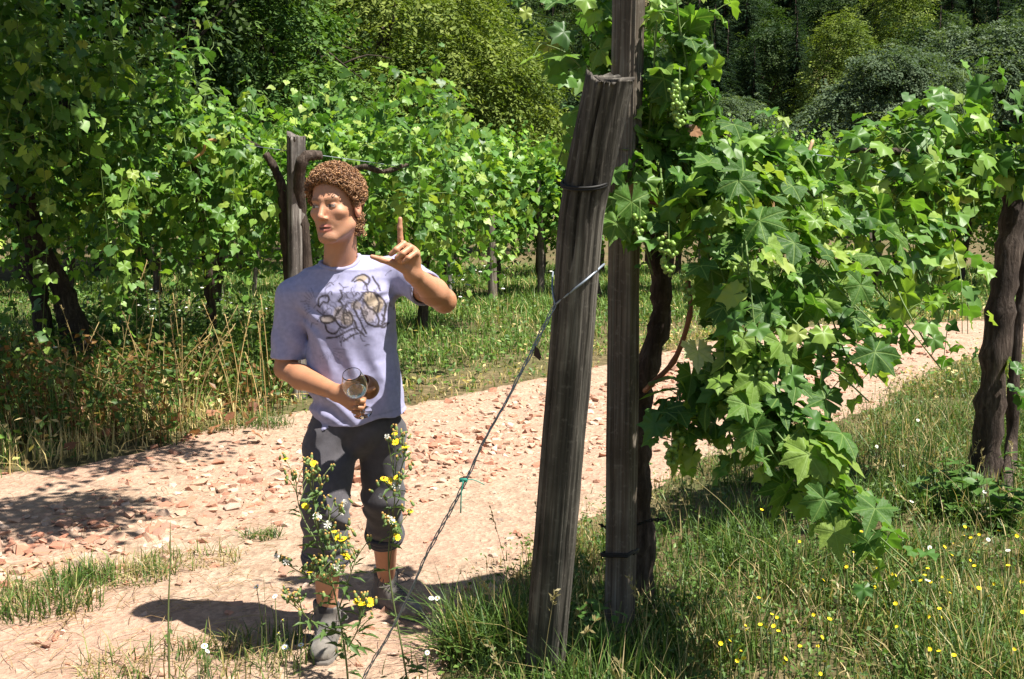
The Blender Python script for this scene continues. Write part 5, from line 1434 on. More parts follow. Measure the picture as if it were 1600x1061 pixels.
def fingers_sdf(p):
    Yh = 3.57; d = None
    H = lambda *q: [pix(*t) for t in q]
    # raised hand: palm, pointing finger, folded fingers, thumb
    palm = [H((645, 428, 3.61), (628, 385, 3.565)), H((645, 428, 3.61), (636, 386, 3.575)), H((646, 428, 3.61), (644, 390, 3.575)), H((647, 428, 3.61), (650, 396, 3.575)), H((645, 426, 3.60), (618, 412, 3.565))]
    for a, b in palm:
        q = cone(p, a, b, 0.022, 0.0145); d = q if d is None else smin(d, q, 0.014)
    fs = [(H((627, 388, 3.565), (625.5, 372, 3.555), (624.8, 356, 3.55), (625.2, 342, 3.548)), (0.0115, 0.0095, 0.0088, 0.0072)),
          (H((636, 387, 3.575), (631, 381, 3.545), (619, 390, 3.522), (611, 397, 3.527)), (0.0115, 0.0105, 0.0095, 0.0085)),
          (H((644, 391, 3.575), (641, 387, 3.54), (629, 396, 3.517), (620, 403, 3.522)), (0.0115, 0.0105, 0.0095, 0.0085)),
          (H((650, 397, 3.575), (649, 395, 3.542), (638, 403, 3.52), (630, 409, 3.525)), (0.0105, 0.0095, 0.0085, 0.0075)),
          (H((632, 418, 3.58), (612, 410, 3.555), (596, 405.5, 3.548), (581, 401, 3.545)), (0.017, 0.0125, 0.0105, 0.0072))]
    fd = None
    for pts, rs in fs:
        q = chain_sdf(p, pts, rs, 0.004); fd = q if fd is None else np.minimum(fd, q)
    d = smin(d, ell(p, pix(630, 402, 3.552), (0.022, 0.02, 0.022)), 0.01)
    d = smin(d, fd, 0.005)
    # hand round the glass stem
    e = None
    for a, b in [H((527, 614, 3.80), (551, 606, 3.745)), H((527, 614, 3.80), (553, 616, 3.74)), H((527, 614, 3.80), (552, 627, 3.74)), H((527, 615, 3.80), (549, 636, 3.75))]:
        q = cone(p, a, b, 0.024, 0.0145); e = q if e is None else smin(e, q, 0.014)
    fs = [(H((551, 606, 3.745), (565, 609, 3.715), (576, 610, 3.705), (584, 607, 3.71)), (0.0115, 0.0100, 0.0092, 0.0078)),
          (H((553, 616, 3.74), (568, 622, 3.70), (567, 627, 3.667), (557, 627, 3.655)), (0.0115, 0.0105, 0.0095, 0.0082)),
          (H((552, 627, 3.74), (567, 633, 3.70), (565, 637, 3.668), (555, 636, 3.657)), (0.0115, 0.0105, 0.0095, 0.0082)),
          (H((549, 636, 3.75), (562, 642, 3.71), (560, 645, 3.685), (552, 643, 3.675)), (0.0105, 0.0092, 0.0085, 0.0075)),
          (H((536, 606, 3.78), (545, 598, 3.735), (553, 598, 3.715), (560, 600, 3.70)), (0.016, 0.0122, 0.0105, 0.0085))]
    fd = None
    for pts, rs in fs:
        q = chain_sdf(p, pts, rs, 0.004); fd = q if fd is None else np.minimum(fd, q)
    return d, smin(e, fd, 0.005)

def head_sdf(p):
    q = to_head(p); ax = np.abs(q[:, 0]); m = q.copy(); m[:, 0] = ax
    d = ell(m, (0, -0.006, 0.036), (0.077, 0.098, 0.092))
    d = smin(d, ell(m, (0, 0.030, -0.040), (0.063, 0.066, 0.088)), 0.03)
    d = smin(d, ball(m, (0.0, 0.074, -0.112), 0.021), 0.022)                        # chin
    d = smin(d, cone(m, (0.054, 0.005, -0.072), (0.020, 0.066, -0.112), 0.017, 0.016), 0.025)   # jaw
    d = smin(d, ell(m, (0.047, 0.056, -0.024), (0.021, 0.024, 0.017)), 0.022)        # cheekbones
    d = smin(d, cone(m, (0.0, 0.090, 0.020), (0.042, 0.074, 0.022), 0.0115, 0.009), 0.016)      # brow
    d = smax(d, -ell(m, (0.033, 0.103, -0.001), (0.021, 0.018, 0.0135)), 0.010)      # sockets
    d = smin(d, ell(m, (0.033, 0.0765, -0.001), (0.0165, 0.0145, 0.0125)), 0.003)    # lids
    d = smax(d, -cone(m, (0.024, 0.0925, -0.003), (0.042, 0.088, -0.002), 0.0028, 0.0022), 0.0015)
    d = smin(d, cone(m, (0, 0.088, 0.012), (0, 0.1115, -0.036), 0.0085, 0.0105), 0.010)      # nose
    d = smin(d, ball(m, (0, 0.113, -0.041), 0.0105), 0.006)
    d = smin(d, ell(m, (0.0125, 0.100, -0.045), (0.0065, 0.010, 0.0065)), 0.005)
    d = smax(d, -ball(m, (0.006, 0.108, -0.053), 0.0035), 0.002)
    d = smin(d, cone(m, (0, 0.0955, -0.0735), (0.027, 0.0815, -0.0775), 0.0050, 0.003), 0.006)   # lips
    d = smin(d, cone(m, (0, 0.0930, -0.0870), (0.024, 0.0810, -0.0825), 0.0056, 0.003), 0.006)
    d = smax(d, -cone(m, (0, 0.0995, -0.0800), (0.024, 0.0870, -0.0797), 0.0034, 0.0016), 0.002)
    e = ell(m, (0.0815, -0.012, -0.012), (0.010, 0.021, 0.033))
    e = smax(e, -ell(m, (0.094, -0.004, -0.008), (0.011, 0.012, 0.020)), 0.004)
    d = smin(d, e, 0.006)
    return d

def gated(p, c, rc, fn, pad=0.05):
    r = np.linalg.norm(p - A(c), axis=1); m = r < rc + pad; d = r - rc
    if m.any(): d[m] = fn(p[m])
    return d
def body_sdf(p):
    d = gated(p, HEAD + A([0, 0, -.01]), 0.19, head_sdf)
    nk0 = from_head((0, -0.022, -0.065)); nk1 = NECK + A([0, 0.02, -0.03])
    nd = cone(p, nk0, nk1, 0.056, 0.064)
    nd = smin(nd, cone(p, from_head((0.05, -0.01, -0.06)), NECK + A([-0.02, -0.05, -0.03]), 0.016, 0.018), 0.02)
    d = smin(d, nd, 0.022)
    t = cone(p, NECK + A([0, .03, -0.09]), PELV, 0.07, 0.07)
    t = smin(t, cone(p, NECK + A([0, .02, -0.05]), SHR, 0.05, 0.045), 0.04); t = smin(t, cone(p, NECK + A([0, .02, -0.05]), SHL, 0.05, 0.045), 0.04)
    d = smin(d, t, 0.03)
    hl = gated(p, pix(622, 392, 3.57), 0.19, lambda q: fingers_sdf(q)[0]); hr = gated(p, pix(553, 618, 3.73), 0.14, lambda q: fingers_sdf(q)[1])
    ar = chain_sdf(p, [SHR, SHR * .45 + ELR * .55, ELR], [0.05, 0.047, 0.041], 0.02)
    fr = chain_sdf(p, [ELR, ELR * .68 + WRR * .32 + A([0, 0, -.004]), WRR], [0.041, 0.044, 0.0275], 0.02)
    ar = smin(smin(ar, fr, 0.012), hr, 0.014)
    al = chain_sdf(p, [SHL, SHL * .45 + ELL_ * .55, ELL_], [0.05, 0.046, 0.041], 0.02)
    fl = chain_sdf(p, [ELL_, ELL_ * .66 + WRL * .34, WRL], [0.043, 0.046, 0.0285], 0.02)
    al = smin(smin(al, fl, 0.012), hl, 0.014)
    d = smin(d, ar, 0.02); d = smin(d, al, 0.02)
    for hip, kn, an in ((HIPR, KNR, ANR), (HIPL, KNL, ANL)):
        calf = kn * .68 + an * .32 + A([0, 0.02, 0])
        g = chain_sdf(p, [PELV * .4 + hip * .6, kn, calf, an, an + A([0, -0.01, -0.05])], [0.06, 0.050, 0.056, 0.035, 0.030], 0.025)
        d = smin(d, g, 0.02)
    return d

pts_all = A([HEAD + A([0, 0, .17]), HEAD + A([-.16, -.16, 0]), SHR, ELR, WRR, SHL, ELL_, WRL, ANR, ANL, pix(625, 338, 3.5), pix(578, 400, 3.5), pix(552, 640, 3.6)])
lo = pts_all.min(0) - 0.09; hi = pts_all.max(0) + 0.09
BVx, BQ = surface(body_sdf, lo, hi, 0.0034)
print('body', len(BVx))
# skin colours
skin = A([0.47, 0.232, 0.135])
C = np.tile(skin, (len(BVx), 1)); q = to_head(BVx); m = np.abs(q)
hd = (q[:, 2] > -0.20) & (np.linalg.norm(q, axis=1) < 0.22)
def blend(mask, col, amt=1.0):
    global C
    w = np.clip(mask, 0, 1)[:, None] * amt; C = C * (1 - w) + A(col) * w
blend(hd * np.exp(-((m[:, 0] - .045) / .025) ** 2 - ((q[:, 2] + .035) / .022) ** 2) * (q[:, 1] > 0.03), (0.52, 0.23, 0.15), 0.30)   # cheeks
blend(hd * np.exp(-(m[:, 0] / .016) ** 2 - ((q[:, 2] + .040) / .02) ** 2) * (q[:, 1] > 0.08), (0.54, 0.24, 0.165), 0.35)             # nose
blend(hd * np.exp(-((m[:, 0] - .083) / .012) ** 2) * (q[:, 1] < 0.02), (0.55, 0.22, 0.15), 0.5)                                   # ears
stub = hd * sst(-0.045, -0.075, q[:, 2]) * sst(-0.165, -0.12, q[:, 2]) * (q[:, 1] > -0.01)
blend(stub, (0.30, 0.17, 0.115), 0.35)
blend(hd * sst(0.029, 0.021, m[:, 0]) * (np.abs(q[:, 2] + .080) < .0135) * (q[:, 1] > .078), (0.45, 0.155, 0.12), 0.85)             # lips
blend(hd * (m[:, 0] < .021) * (np.abs(q[:, 2] + .0798) < .0042) * (q[:, 1] < .101) * (q[:, 1] > .08), (0.10, 0.035, 0.03), 1.0)    # mouth
blend(0 * hd * (m[:, 0] < .014) * (np.abs(q[:, 2] + .0776) < .0022) * (q[:, 1] < .100) * (q[:, 1] > .086), (0.60, 0.55, 0.48), 0.8)    # teeth
brow = hd * (np.abs(q[:, 2] - (0.0235 - 0.0035 * ((m[:, 0] - .034) / .02) ** 2)) < .0050) * (m[:, 0] > .011) * (m[:, 0] < .054) * (q[:, 1] > .05)
blend(brow, (0.17, 0.085, 0.045), 0.7)
lid = hd * (np.abs(q[:, 2] + .0025) < .0042) * (np.abs(m[:, 0] - .033) < .0125) * (q[:, 1] > .07)
blend(lid, (0.50, 0.46, 0.42), 0.9)
iris = hd * (np.hypot(q[:, 2] + .002, (q[:, 0] + .006) - np.sign(q[:, 0]) * .033) < .0055) * (q[:, 1] > .07)
blend(iris, (0.05, 0.045, 0.04), 1.0)
blend(hd * (np.abs(q[:, 2] - .0035) < .0020) * (np.abs(m[:, 0] - .033) < .0145) * (q[:, 1] > .07), (0.10, 0.05, 0.035), 0.8)
tan = (BVx[:, 2] < 1.35) & (BVx[:, 2] > .7)
blend(tan * 1.0, (0.39, 0.18, 0.092), 0.8)
C *= (0.94 + 0.12 * vnoise3(BVx * 60, 4))[:, None]

def skin_mat():
    m_, nt, out = newmat('skin')
    col = N(nt, 'ShaderNodeAttribute', attribute_name='tint').outputs['Color']; tc = N(nt, 'ShaderNodeTexCoord')
    nz = N(nt, 'ShaderNodeTexNoise', {'Vector': tc.outputs['Object'], 'Scale': 160.0, 'Detail': 3.0})
    pb_ = N(nt, 'ShaderNodeBsdfPrincipled', {'Base Color': col, 'Roughness': 0.52, 'Specular IOR Level': 0.4, 'Subsurface Weight': 0.12, 'Subsurface Radius': (0.01, 0.004, 0.002), 'Subsurface Scale': 0.6})
    nt.links.new(N(nt, 'ShaderNodeBump', {'Height': nz.outputs[0], 'Strength': 0.12, 'Distance': 0.004}).outputs[0], pb_.inputs['Normal'])
    nt.links.new(pb_.outputs[0], out.inputs[0]); return m_
M['skin'] = skin_mat()
PORG = A([*((ANR + ANL) / 2)[:2], 0.0])
man = link('person', make_mesh('person', BVx - PORG, BQ, C), M['skin'], None, 'curly haired man in a lavender printed t-shirt, one finger raised, holding a wine glass', 'person', loc=PORG)

# ------------------------------------------------------------------ clothes
def ztab(py, Y=YT): return pix(800, py, Y)[2]
TPY = [424, 434, 455, 500, 560, 620, 665, 700]
TZ = A([ztab(v) for v in TPY])[::-1]
def tx(v): return A([pix(p_, 500, YT)[0] for p_ in v])[::-1]
TCX = tx([534, 537, 540, 546, 550, 555, 559, 560])
TA = A([58, 70, 79, 75, 77, 81, 84, 84])[::-1] / 436.0 * 1.0
TB = A([0.08, 0.095, 0.118, 0.122, 0.118, 0.122, 0.126, 0.126])[::-1]
TCY = A([4.02, 4.02, 4.01, 4.0, 4.0, 3.995, 3.99, 3.99])[::-1]
def torso_sdf(p):
    z = p[:, 2]; a = np.interp(z, TZ, TA); b = np.interp(z, TZ, TB); cx = np.interp(z, TZ, TCX); cy = np.interp(z, TZ, TCY)
    yaw = math.radians(8); dx = p[:, 0] - cx; dy = p[:, 1] - cy
    u = dx * math.cos(yaw) - dy * math.sin(yaw); v = dx * math.sin(yaw) + dy * math.cos(yaw)
    k = (np.abs(u / a) ** 2.3 + np.abs(v / b) ** 2.3) ** (1 / 2.3)
    d = (k - 1) * np.minimum(a, b)
    return np.maximum(d, z - TZ[-1])
SLR = SHR + (ELR - SHR) * 0.86; SLL = SHL + (ELL_ - SHL) * 0.60
def folds(p):
    x, y, z = p[:, 0], p[:, 1], p[:, 2]
    x0 = TCX.mean(); u = x - x0
    w = 0.35 * np.sin(z * 9 + 1.3) + 0.25 * np.sin(z * 23 + u * 8)
    f = 0.0075 * np.abs(np.sin(u * 31 + w * 2.2 + z * 3)) ** 1.6 * sst(1.36, 1.12, z)                                # vertical drape
    f = f + 0.0050 * np.sin((z * 1.0 + u * 0.45) * 95 + 2.0 * np.sin(u * 20)) * sst(1.04, 0.96, z) * sst(0.12, -0.08, u)  # bunched waist on his right
    f = f + 0.0040 * np.sin((u * 0.8 - z) * 80 + np.sin(z * 40)) * np.exp(-((u - .12) / .05) ** 2 - ((z - 1.33) / .09) ** 2)
    f = f + 0.0040 * np.sin((u * 0.9 + z) * 75 + np.sin(z * 30)) * np.exp(-((u + .14) / .05) ** 2 - ((z - 1.27) / .09) ** 2)
    f = f + 0.004 * (vnoise3(p * 16, 8) - .5) + 0.002 * (vnoise3(p * 45, 9) - .5)
    return f
def shirt_solid(p):
    d = torso_sdf(p)
    sh = smin(cone(p, NECK + A([0, .015, -.035]), SHR + A([0.01, 0, -.008]), 0.064, 0.066), cone(p, NECK + A([0, .015, -.035]), SHL + A([-.01, 0, -.008]), 0.064, 0.066), 0.03)
    d = smin(d, sh, 0.05)
    d = smin(d, cone(p, SHR, SHR + (ELR - SHR) * 1.02, 0.066, 0.067), 0.025)
    d = smin(d, cone(p, SHL, SHL + (ELL_ - SHL) * 0.8, 0.066, 0.066), 0.03)
    return d + folds(p)
hem0 = pix(475, 674, YT); hem1 = pix(642, 641, YT)
hd_ = norm(hem1 - hem0); hemn = norm(A([-hd_[2], 0, hd_[0]]))
def shirt_sdf(p):
    d = shirt_solid(p)
    hemw = 0.006 * np.sin(p[:, 0] * 40 + p[:, 1] * 20)
    d = np.maximum(d, -((p - hem0) @ hemn) + hemw)
    nr = norm(ELR - SHR + A([0.02, 0, 0])); near_r = cone(p, SHR, ELR + (ELR - SHR) * .4, 0.088, 0.088) < 0
    d = np.where(near_r & (p[:, 0] < SHR[0] + 0.062), np.maximum(d, (p - SLR) @ nr), d)
    nl = norm(ELL_ - SHL); d = np.where((p[:, 0] > SHL[0] - 0.01) & (cone(p, SHL, ELL_ + (ELL_ - SHL) * .4, 0.10, 0.10) < 0), np.maximum(d, (p - SLL) @ nl), d)
    # neckline
    ax = norm(from_head((0, -.02, -.1)) - NECK)
    nk = cone(p, NECK + A([0, 0.0, -0.012]), NECK + ax * 0.25 + A([0, 0, .02]), 0.068, 0.085)
    d = smax(d, -nk, 0.003)
    inner = shirt_solid(p) + 0.0105
    return np.maximum(d, -inner)
lo = A([SHR[0] - .13, 3.66, 0.78]); hi = A([ELL_[0] + .06, 4.22, NECK[2] + .09])
SV, SQ = surface(shirt_sdf, lo, hi, 0.0042)
print('shirt', len(SV))
base = A([0.315, 0.310, 0.465])
C = np.tile(base, (len(SV), 1)) * (0.95 + 0.1 * vnoise3(SV * 30, 12))[:, None]
# seams: sleeve ends, hem
C *= 1 - 0.15 * (np.abs((SV - hem0) @ hemn - 0.022) < 0.003)[:, None]
# loose ink drawing on the chest, laid on the cloth in its own flat coordinates (picture pixels of the cloth front)
front = SV[:, 1] < np.interp(SV[:, 2], TZ, TCY)
uu = 800 + SV[:, 0] / 3.88 * FPX; tv_ = np.arctan2(SV[:, 2] - CAM_Z, 3.88); vv = H0 / 2 - np.tan(tv_ + PITCH) * FPX
ink = np.zeros(len(SV)); tanc = np.zeros(len(SV)); arng = np.random.default_rng(3)
wob = 1.6 * (vnoise3(SV * 45, 20) - .5)
U = uu + wob * 2; Vv = vv + 1.6 * (vnoise3(SV * 45, 21) - .5) * 2
def stroke(pts, w, amt=1.0):
    global ink
    P = spline(pts, 26)[:, :2] if len(pts) > 2 else A(pts, ).astype(float)
    d = np.full(len(U), 1e9)
    for i in range(len(P) - 1):
        ab = P[i + 1] - P[i]; t = np.clip(((U - P[i, 0]) * ab[0] + (Vv - P[i, 1]) * ab[1]) / ((ab ** 2).sum() + 1e-9), 0, 1)
        d = np.minimum(d, np.hypot(U - P[i, 0] - t * ab[0], Vv - P[i, 1] - t * ab[1]))
    ink = np.maximum(ink, amt * sst(w, w * .35, d))
def blob(cx, cy, rx, ry, a=0.0, amt=1.0):
    global tanc
    dx, dy = U - cx, Vv - cy; x_ = dx * math.cos(a) + dy * math.sin(a); y_ = -dx * math.sin(a) + dy * math.cos(a)
    tanc = np.maximum(tanc, amt * sst(1.1, 0.7, np.hypot(x_ / rx, y_ / ry)))
def s3(*p): return [(a, b, 0) for a, b in p]
blob(577, 468, 11, 14, -.5); blob(588, 478, 9, 14, .2); blob(575, 490, 12, 16, -.3, .6); blob(563, 436, 10, 6, -.4); blob(511, 500, 14, 7, 0, .8); blob(541, 497, 12, 13, .3, .8); blob(528, 490, 10, 12, .2, .6); blob(556, 478, 9, 8, .4, .7)
for st in [s3((548, 440), (556, 432), (566, 429), (574, 436), (572, 446), (562, 438), (552, 441)), s3((566, 442), (571, 450), (574, 458)), s3((578, 432), (584, 442), (592, 455)),
           s3((560, 470), (568, 458), (580, 457), (590, 464), (598, 474), (600, 486), (596, 500)), s3((566, 468), (574, 480), (583, 486), (590, 498), (588, 508)), s3((584, 458), (590, 474), (588, 490)),
           s3((563, 482), (568, 498), (576, 508), (590, 510), (602, 506)), s3((588, 508), (597, 512), (604, 506)), s3((595, 492), (598, 500), (594, 506)), s3((556, 470), (552, 482), (558, 494), (564, 508), (570, 520)),
           s3((494, 478), (496, 466), (504, 462), (512, 464), (510, 474), (502, 472), (496, 480)), s3((497, 496), (500, 504), (512, 506), (520, 502), (518, 494), (506, 494), (498, 496)), s3((506, 508), (510, 520), (522, 520), (530, 512)),
           s3((528, 486), (522, 496), (528, 508), (538, 512), (548, 506), (550, 494), (544, 488), (536, 490)), s3((530, 470), (534, 480), (528, 490)), s3((540, 476), (536, 490), (538, 506)), s3((508, 530), (524, 526), (540, 518), (556, 512)), s3((536, 532), (550, 524), (562, 520)),
           s3((530, 455), (534, 464), (528, 472)), s3((552, 500), (556, 512), (566, 522))]:
    stroke(st, 2.3)
for i in range(120):
    c = A([arng.normal(548, 27), arng.normal(484, 22)]); a = arng.uniform(0, 3.14); L = arng.uniform(3, 9); d = A([math.cos(a), math.sin(a)]) * L
    k = arng.normal(0, 3, 2); stroke([(*(c - d), 0), (*(c + k), 0), (*(c + d), 0)], 1.4, arng.uniform(.4, .95))
for i in range(9):   # radiating thin rays beside the drawing
    a = 2.6 + i * .2; stroke([(496 + 16 * math.cos(a), 478 + 16 * math.sin(a), 0), (496 + 28 * math.cos(a), 478 + 30 * math.sin(a), 0)], 1.0, .45)
    stroke([(512 + 6 * math.cos(i * .3), 545 + 10 * math.sin(i * .3), 0), (512 + 24 * math.cos(i * .3), 545 + 22 * math.sin(i * .3), 0)], .9, .35)
for k in range(10): stroke([(530 + (k % 5) * 5, 528 + (k // 5) * 5 - (k % 5) * 1.5, 0), (532 + (k % 5) * 5, 530 + (k // 5) * 5 - (k % 5) * 1.5, 0)], 1.8, .8 * (k % 2))
fm = front * (SV[:, 0] < TCX.mean() + .17)
C = C * (1 - (tanc * fm * .75)[:, None]) + A([0.36, 0.27, 0.13]) * (tanc * fm * .75)[:, None]
C = C * (1 - (ink * fm * .95)[:, None]) + A([0.035, 0.028, 0.03]) * (ink * fm * .95)[:, None]
def cloth_mat(name, rough=0.9, scale=900.0, bump=0.15):
    m_, nt, out = newmat(name)
    col = N(nt, 'ShaderNodeAttribute', attribute_name='tint').outputs['Color']; tc = N(nt, 'ShaderNodeTexCoord')
    nz = N(nt, 'ShaderNodeTexNoise', {'Vector': tc.outputs['Object'], 'Scale': scale, 'Detail': 2.0}); n2 = N(nt, 'ShaderNodeTexNoise', {'Vector': tc.outputs['Object'], 'Scale': 60.0, 'Detail': 4.0})
    k = N(nt, 'ShaderNodeMapRange', {0: n2.outputs[0], 1: .3, 2: .7, 3: .9, 4: 1.1}).outputs[0]
    col = mixc(nt, 1.0, col, N(nt, 'ShaderNodeCombineColor', {0: k, 1: k, 2: k}).outputs[0], 'MULTIPLY')
    pb_ = N(nt, 'ShaderNodeBsdfPrincipled', {'Base Color': col, 'Roughness': rough, 'Specular IOR Level': 0.15, 'Sheen Weight': 0.15})
    nt.links.new(N(nt, 'ShaderNodeBump', {'Height': math_n(nt, 'ADD', nz.outputs[0], n2.outputs[0]), 'Strength': bump, 'Distance': 0.004}).outputs[0], pb_.inputs['Normal'])
    nt.links.new(pb_.outputs[0], out.inputs[0]); return m_
M['shirt'] = cloth_mat('shirt_cotton')
M['trousers'] = cloth_mat('trouser_cotton', bump=0.25)
tee = link('t_shirt', make_mesh('t_shirt', SV - PORG, SQ, C), M['shirt'], man)
# collar band
ax = norm(from_head((0, -.02, -.1)) - NECK); u_ = norm(np.cross(ax, A([0, 1, 0]))); v_ = np.cross(ax, u_)
a = np.linspace(0, 2 * math.pi, 60)
def collar_r(t): return 0.0685
CP = NECK + A([0, 0.0, 0.0]) + ax * 0.012 + u_ * (np.cos(a) * 0.0715)[:, None] + v_ * (np.sin(a) * 0.0715)[:, None]
# let the collar lie on the cloth: lower it until it meets the shirt
ts = np.linspace(-0.05, 0.05, 60)
for i in range(len(a)):
    cand = CP[i] + ax * ts[:, None]; d = shirt_solid(cand); j = np.argmin(np.abs(d + 0.002)); CP[i] = cand[j]
CP[:-1] = (CP[:-1] + np.roll(CP[:-1], 1, 0) + np.roll(CP[:-1], -1, 0)) / 3; CP[-1] = CP[0]
cv, cf = tube(CP, 0.0085, 8, caps=False)
link('collar', make_mesh('collar', cv - PORG, cf, np.tile(base * .93, (len(cv), 1))), M['shirt'], tee)

CUR = KNR * .55 + ANR * .45 + A([0, -.01, 0]); CUL = KNL + (ANL - KNL) * 0.46
def trouser_solid(p):
    d = ell(p, pix(557, 662, 4.0), (0.172, 0.118, 0.13))
    for hip, kn, cu, r in ((HIPR, KNR, CUR, (0.102, 0.083, 0.080)), (HIPL, KNL, CUL, (0.096, 0.075, 0.066))):
        out = norm(cu - kn)
        d = smin(d, chain_sdf(p, [hip, kn, cu + out * .03], r, 0.03), 0.022)
    z = p[:, 2]; u = p[:, 0] - TCX.mean()
    f = 0.005 * np.sin(z * 70 + u * 40 + 2 * np.sin(u * 30 + z * 12)) * np.exp(-((z - .52) / .08) ** 2) + 0.006 * np.sin(u * 60 - z * 45) * np.exp(-((z - .80) / .07) ** 2) + 0.007 * np.sin(z * 85 + u * 25 + np.sin(p[:, 1] * 40)) * sst(.46, .36, z)
    f = f + 0.007 * (vnoise3(p * 14, 15) - .5) + 0.003 * (vnoise3(p * 40, 16) - .5)
    return d + f
def trouser_sdf(p):
    d = trouser_solid(p); mid = (HIPR[0] + HIPL[0]) / 2 - 0.01
    for kn, cu, sgn in ((KNR, CUR, -1), (KNL, CUL, 1)):
        n_ = norm(cu - kn); d = np.where((p[:, 0] - mid) * sgn > 0, np.maximum(d, np.where(p[:, 2] < .7, (p - cu) @ n_, -1)), d)
    return np.maximum(d, -(trouser_solid(p) + 0.0125))
lo = A([HIPR[0] - .15, 3.68, .22]); hi = A([HIPL[0] + .15, 4.38, .98])
TV_, TQ_ = surface(trouser_sdf, lo, hi, 0.0048)
tc_ = np.tile(A([0.075, 0.07, 0.078]), (len(TV_), 1)) * (0.85 + 0.3 * vnoise3(TV_ * 20, 18))[:, None]
tro = link('trousers', make_mesh('trousers', TV_ - PORG, TQ_, tc_), M['trousers'], man)
# turned-up cuffs
for kn, cu, r in ((KNR, CUR, 0.079), (KNL, CUL, 0.067)):
    n_ = norm(cu - kn); u_ = norm(np.cross(n_, A([0, 1, 0]))); v_ = np.cross(n_, u_); a = np.linspace(0, 2 * math.pi, 48)
    mb = MB()
    for off, rr, th in ((-0.004, r + .002, .010), (-0.022, r + .004, .012), (-.038, r + .003, .010)):
        P = cu + n_ * off + (u_ * np.cos(a)[:, None] + v_ * np.sin(a)[:, None]) * (rr * (1 + .03 * np.sin(3 * a + 1)))[:, None] * .97
        mb.add(*tube(P, th, 8, caps=False), (0.062, 0.058, 0.066))
    link('cuff', mb.mesh('cuff', PORG), M['trousers'], tro)

# shoes
def shoe(heel, toe, ankle, name_lab):
    heel = A(heel); toe = A(toe); d_ = norm(toe - heel); L = np.linalg.norm(toe - heel); s_ = A([d_[1], -d_[0], 0])
    W = np.stack([s_, d_, A([0, 0, 1.0])], -1)
    loc = lambda p: (p - heel) @ W
    ank = loc(ankle[None])[0]
    def upper(p):
        q = loc(p)
        d = cone(q, (0, .02, .055), (0, L * .55, .048), 0.042, 0.044)
        d = smin(d, ell(q, (0.004, L * .80, .040), (0.047, L * .26, 0.042)), 0.03)
        d = smin(d, cone(q, (0, .045, .06), (ank[0], ank[1], 0.165), 0.046, 0.053), 0.03)
        d = smin(d, cone(q, (0, .07, .10), (0, L * .62, .075), 0.030, 0.022), 0.03)
        d = np.maximum(d, 0.018 - q[:, 2]); d = np.maximum(d, q[:, 2] - 0.172 - 0.01 * np.sin(q[:, 0] * 30))
        d = d + 0.0016 * np.sin(q[:, 1] * 160) * sst(.12, .1, np.abs(q[:, 1] - L * .75)) * 0 + 0.0035 * (vnoise3(q * 50, 5) - .5)
        return np.maximum(d, -np.maximum(cone(q, (ank[0], ank[1], .12), (ank[0], ank[1], .2), .038, .041), -1))
    def sole(p):
        q = loc(p); w = np.interp(q[:, 1], [-.05, 0, L * .35, L * .72, L, L + .04], [.02, .040, .036, .051, .036, .01])
        d = np.maximum(np.abs(q[:, 0]) - w, np.abs(q[:, 2] - 0.012) - 0.014); d = np.maximum(d, np.abs(q[:, 1] - L * .5) - L * .5 - .024)
        tread = 0.005 * (np.sin(q[:, 1] * 260) > 0) * (q[:, 2] < .010)
        return d + tread
    lo = np.minimum(heel, toe) - A([.1, .1, .02]); hi = np.maximum(heel, toe) + A([.1, .1, .2]); hi[2] = .2; lo[2] = -.02
    lo = np.minimum(lo, ankle - .1); lo[2] = -.03
    v, f = surface(upper, lo, hi, 0.0036)
    q = loc(v); c = np.tile(A([0.11, 0.10, 0.09]), (len(v), 1)); c[q[:, 1] > L * .78] = (0.17, 0.155, 0.135); c[(q[:, 2] > .145)] = (0.04, 0.038, 0.04)
    c[(np.abs(q[:, 0]) > .028) & (q[:, 1] > L * .25) & (q[:, 1] < L * .6)] = (0.14, 0.125, 0.11); c *= (.8 + .4 * vnoise3(v * 60, 6))[:, None]
    o = link('shoe', make_mesh('shoe', v - PORG, f, c), M['trousers'], man)
    v, f = surface(sole, lo, hi, 0.004); link('sole', make_mesh('sole', v - PORG, f, np.tile(A([.13, .115, .10]), (len(v), 1))), M['trousers'], o)
    mb = MB()
    zz = lambda t: 0.122 + (0.090 - 0.122) * t
    for k in range(5):
        t = k / 4; yy = L * (.36 + .30 * t); zt = .118 - .028 * t
        for sg in (-1, 1):
            P = [(sg * .030, yy, zt - .012), (0, yy + .012, zt + .006), (-sg * .030, yy + .028, zt - .018)]
            mb.add(*tube(spline(A(P) @ W.T + heel, 10), 0.0026, 5), (0.10, 0.095, 0.09))
    for sg in (-1, 1):
        for r in (1, 1.5):
            P = [(0, L * .36, .125), (sg * .03 * r, L * .36 - .01, .150), (sg * .055 * r, L * .42, .125), (sg * .03, L * .42, .115), (0, L * .37, .122)]
            mb.add(*tube(spline(A(P) @ W.T + heel, 16), 0.0023, 5), (0.12, 0.11, 0.10))
    link('laces', mb.mesh('laces', PORG), M['tint_plain'], o)
shoe(hl_, tl2, ANL + A([0, 0, .05]), 'l')
shoe(hr_, tr_, ANR + A([0, 0, .05]), 'r')

# ------------------------------------------------------------------ curly hair
hrng = np.random.default_rng(77)
n = 11000
d = rand_dir(n, hrng)
sc = d * A([0.080, 0.101, 0.095]) + A([0, -0.008, 0.037])
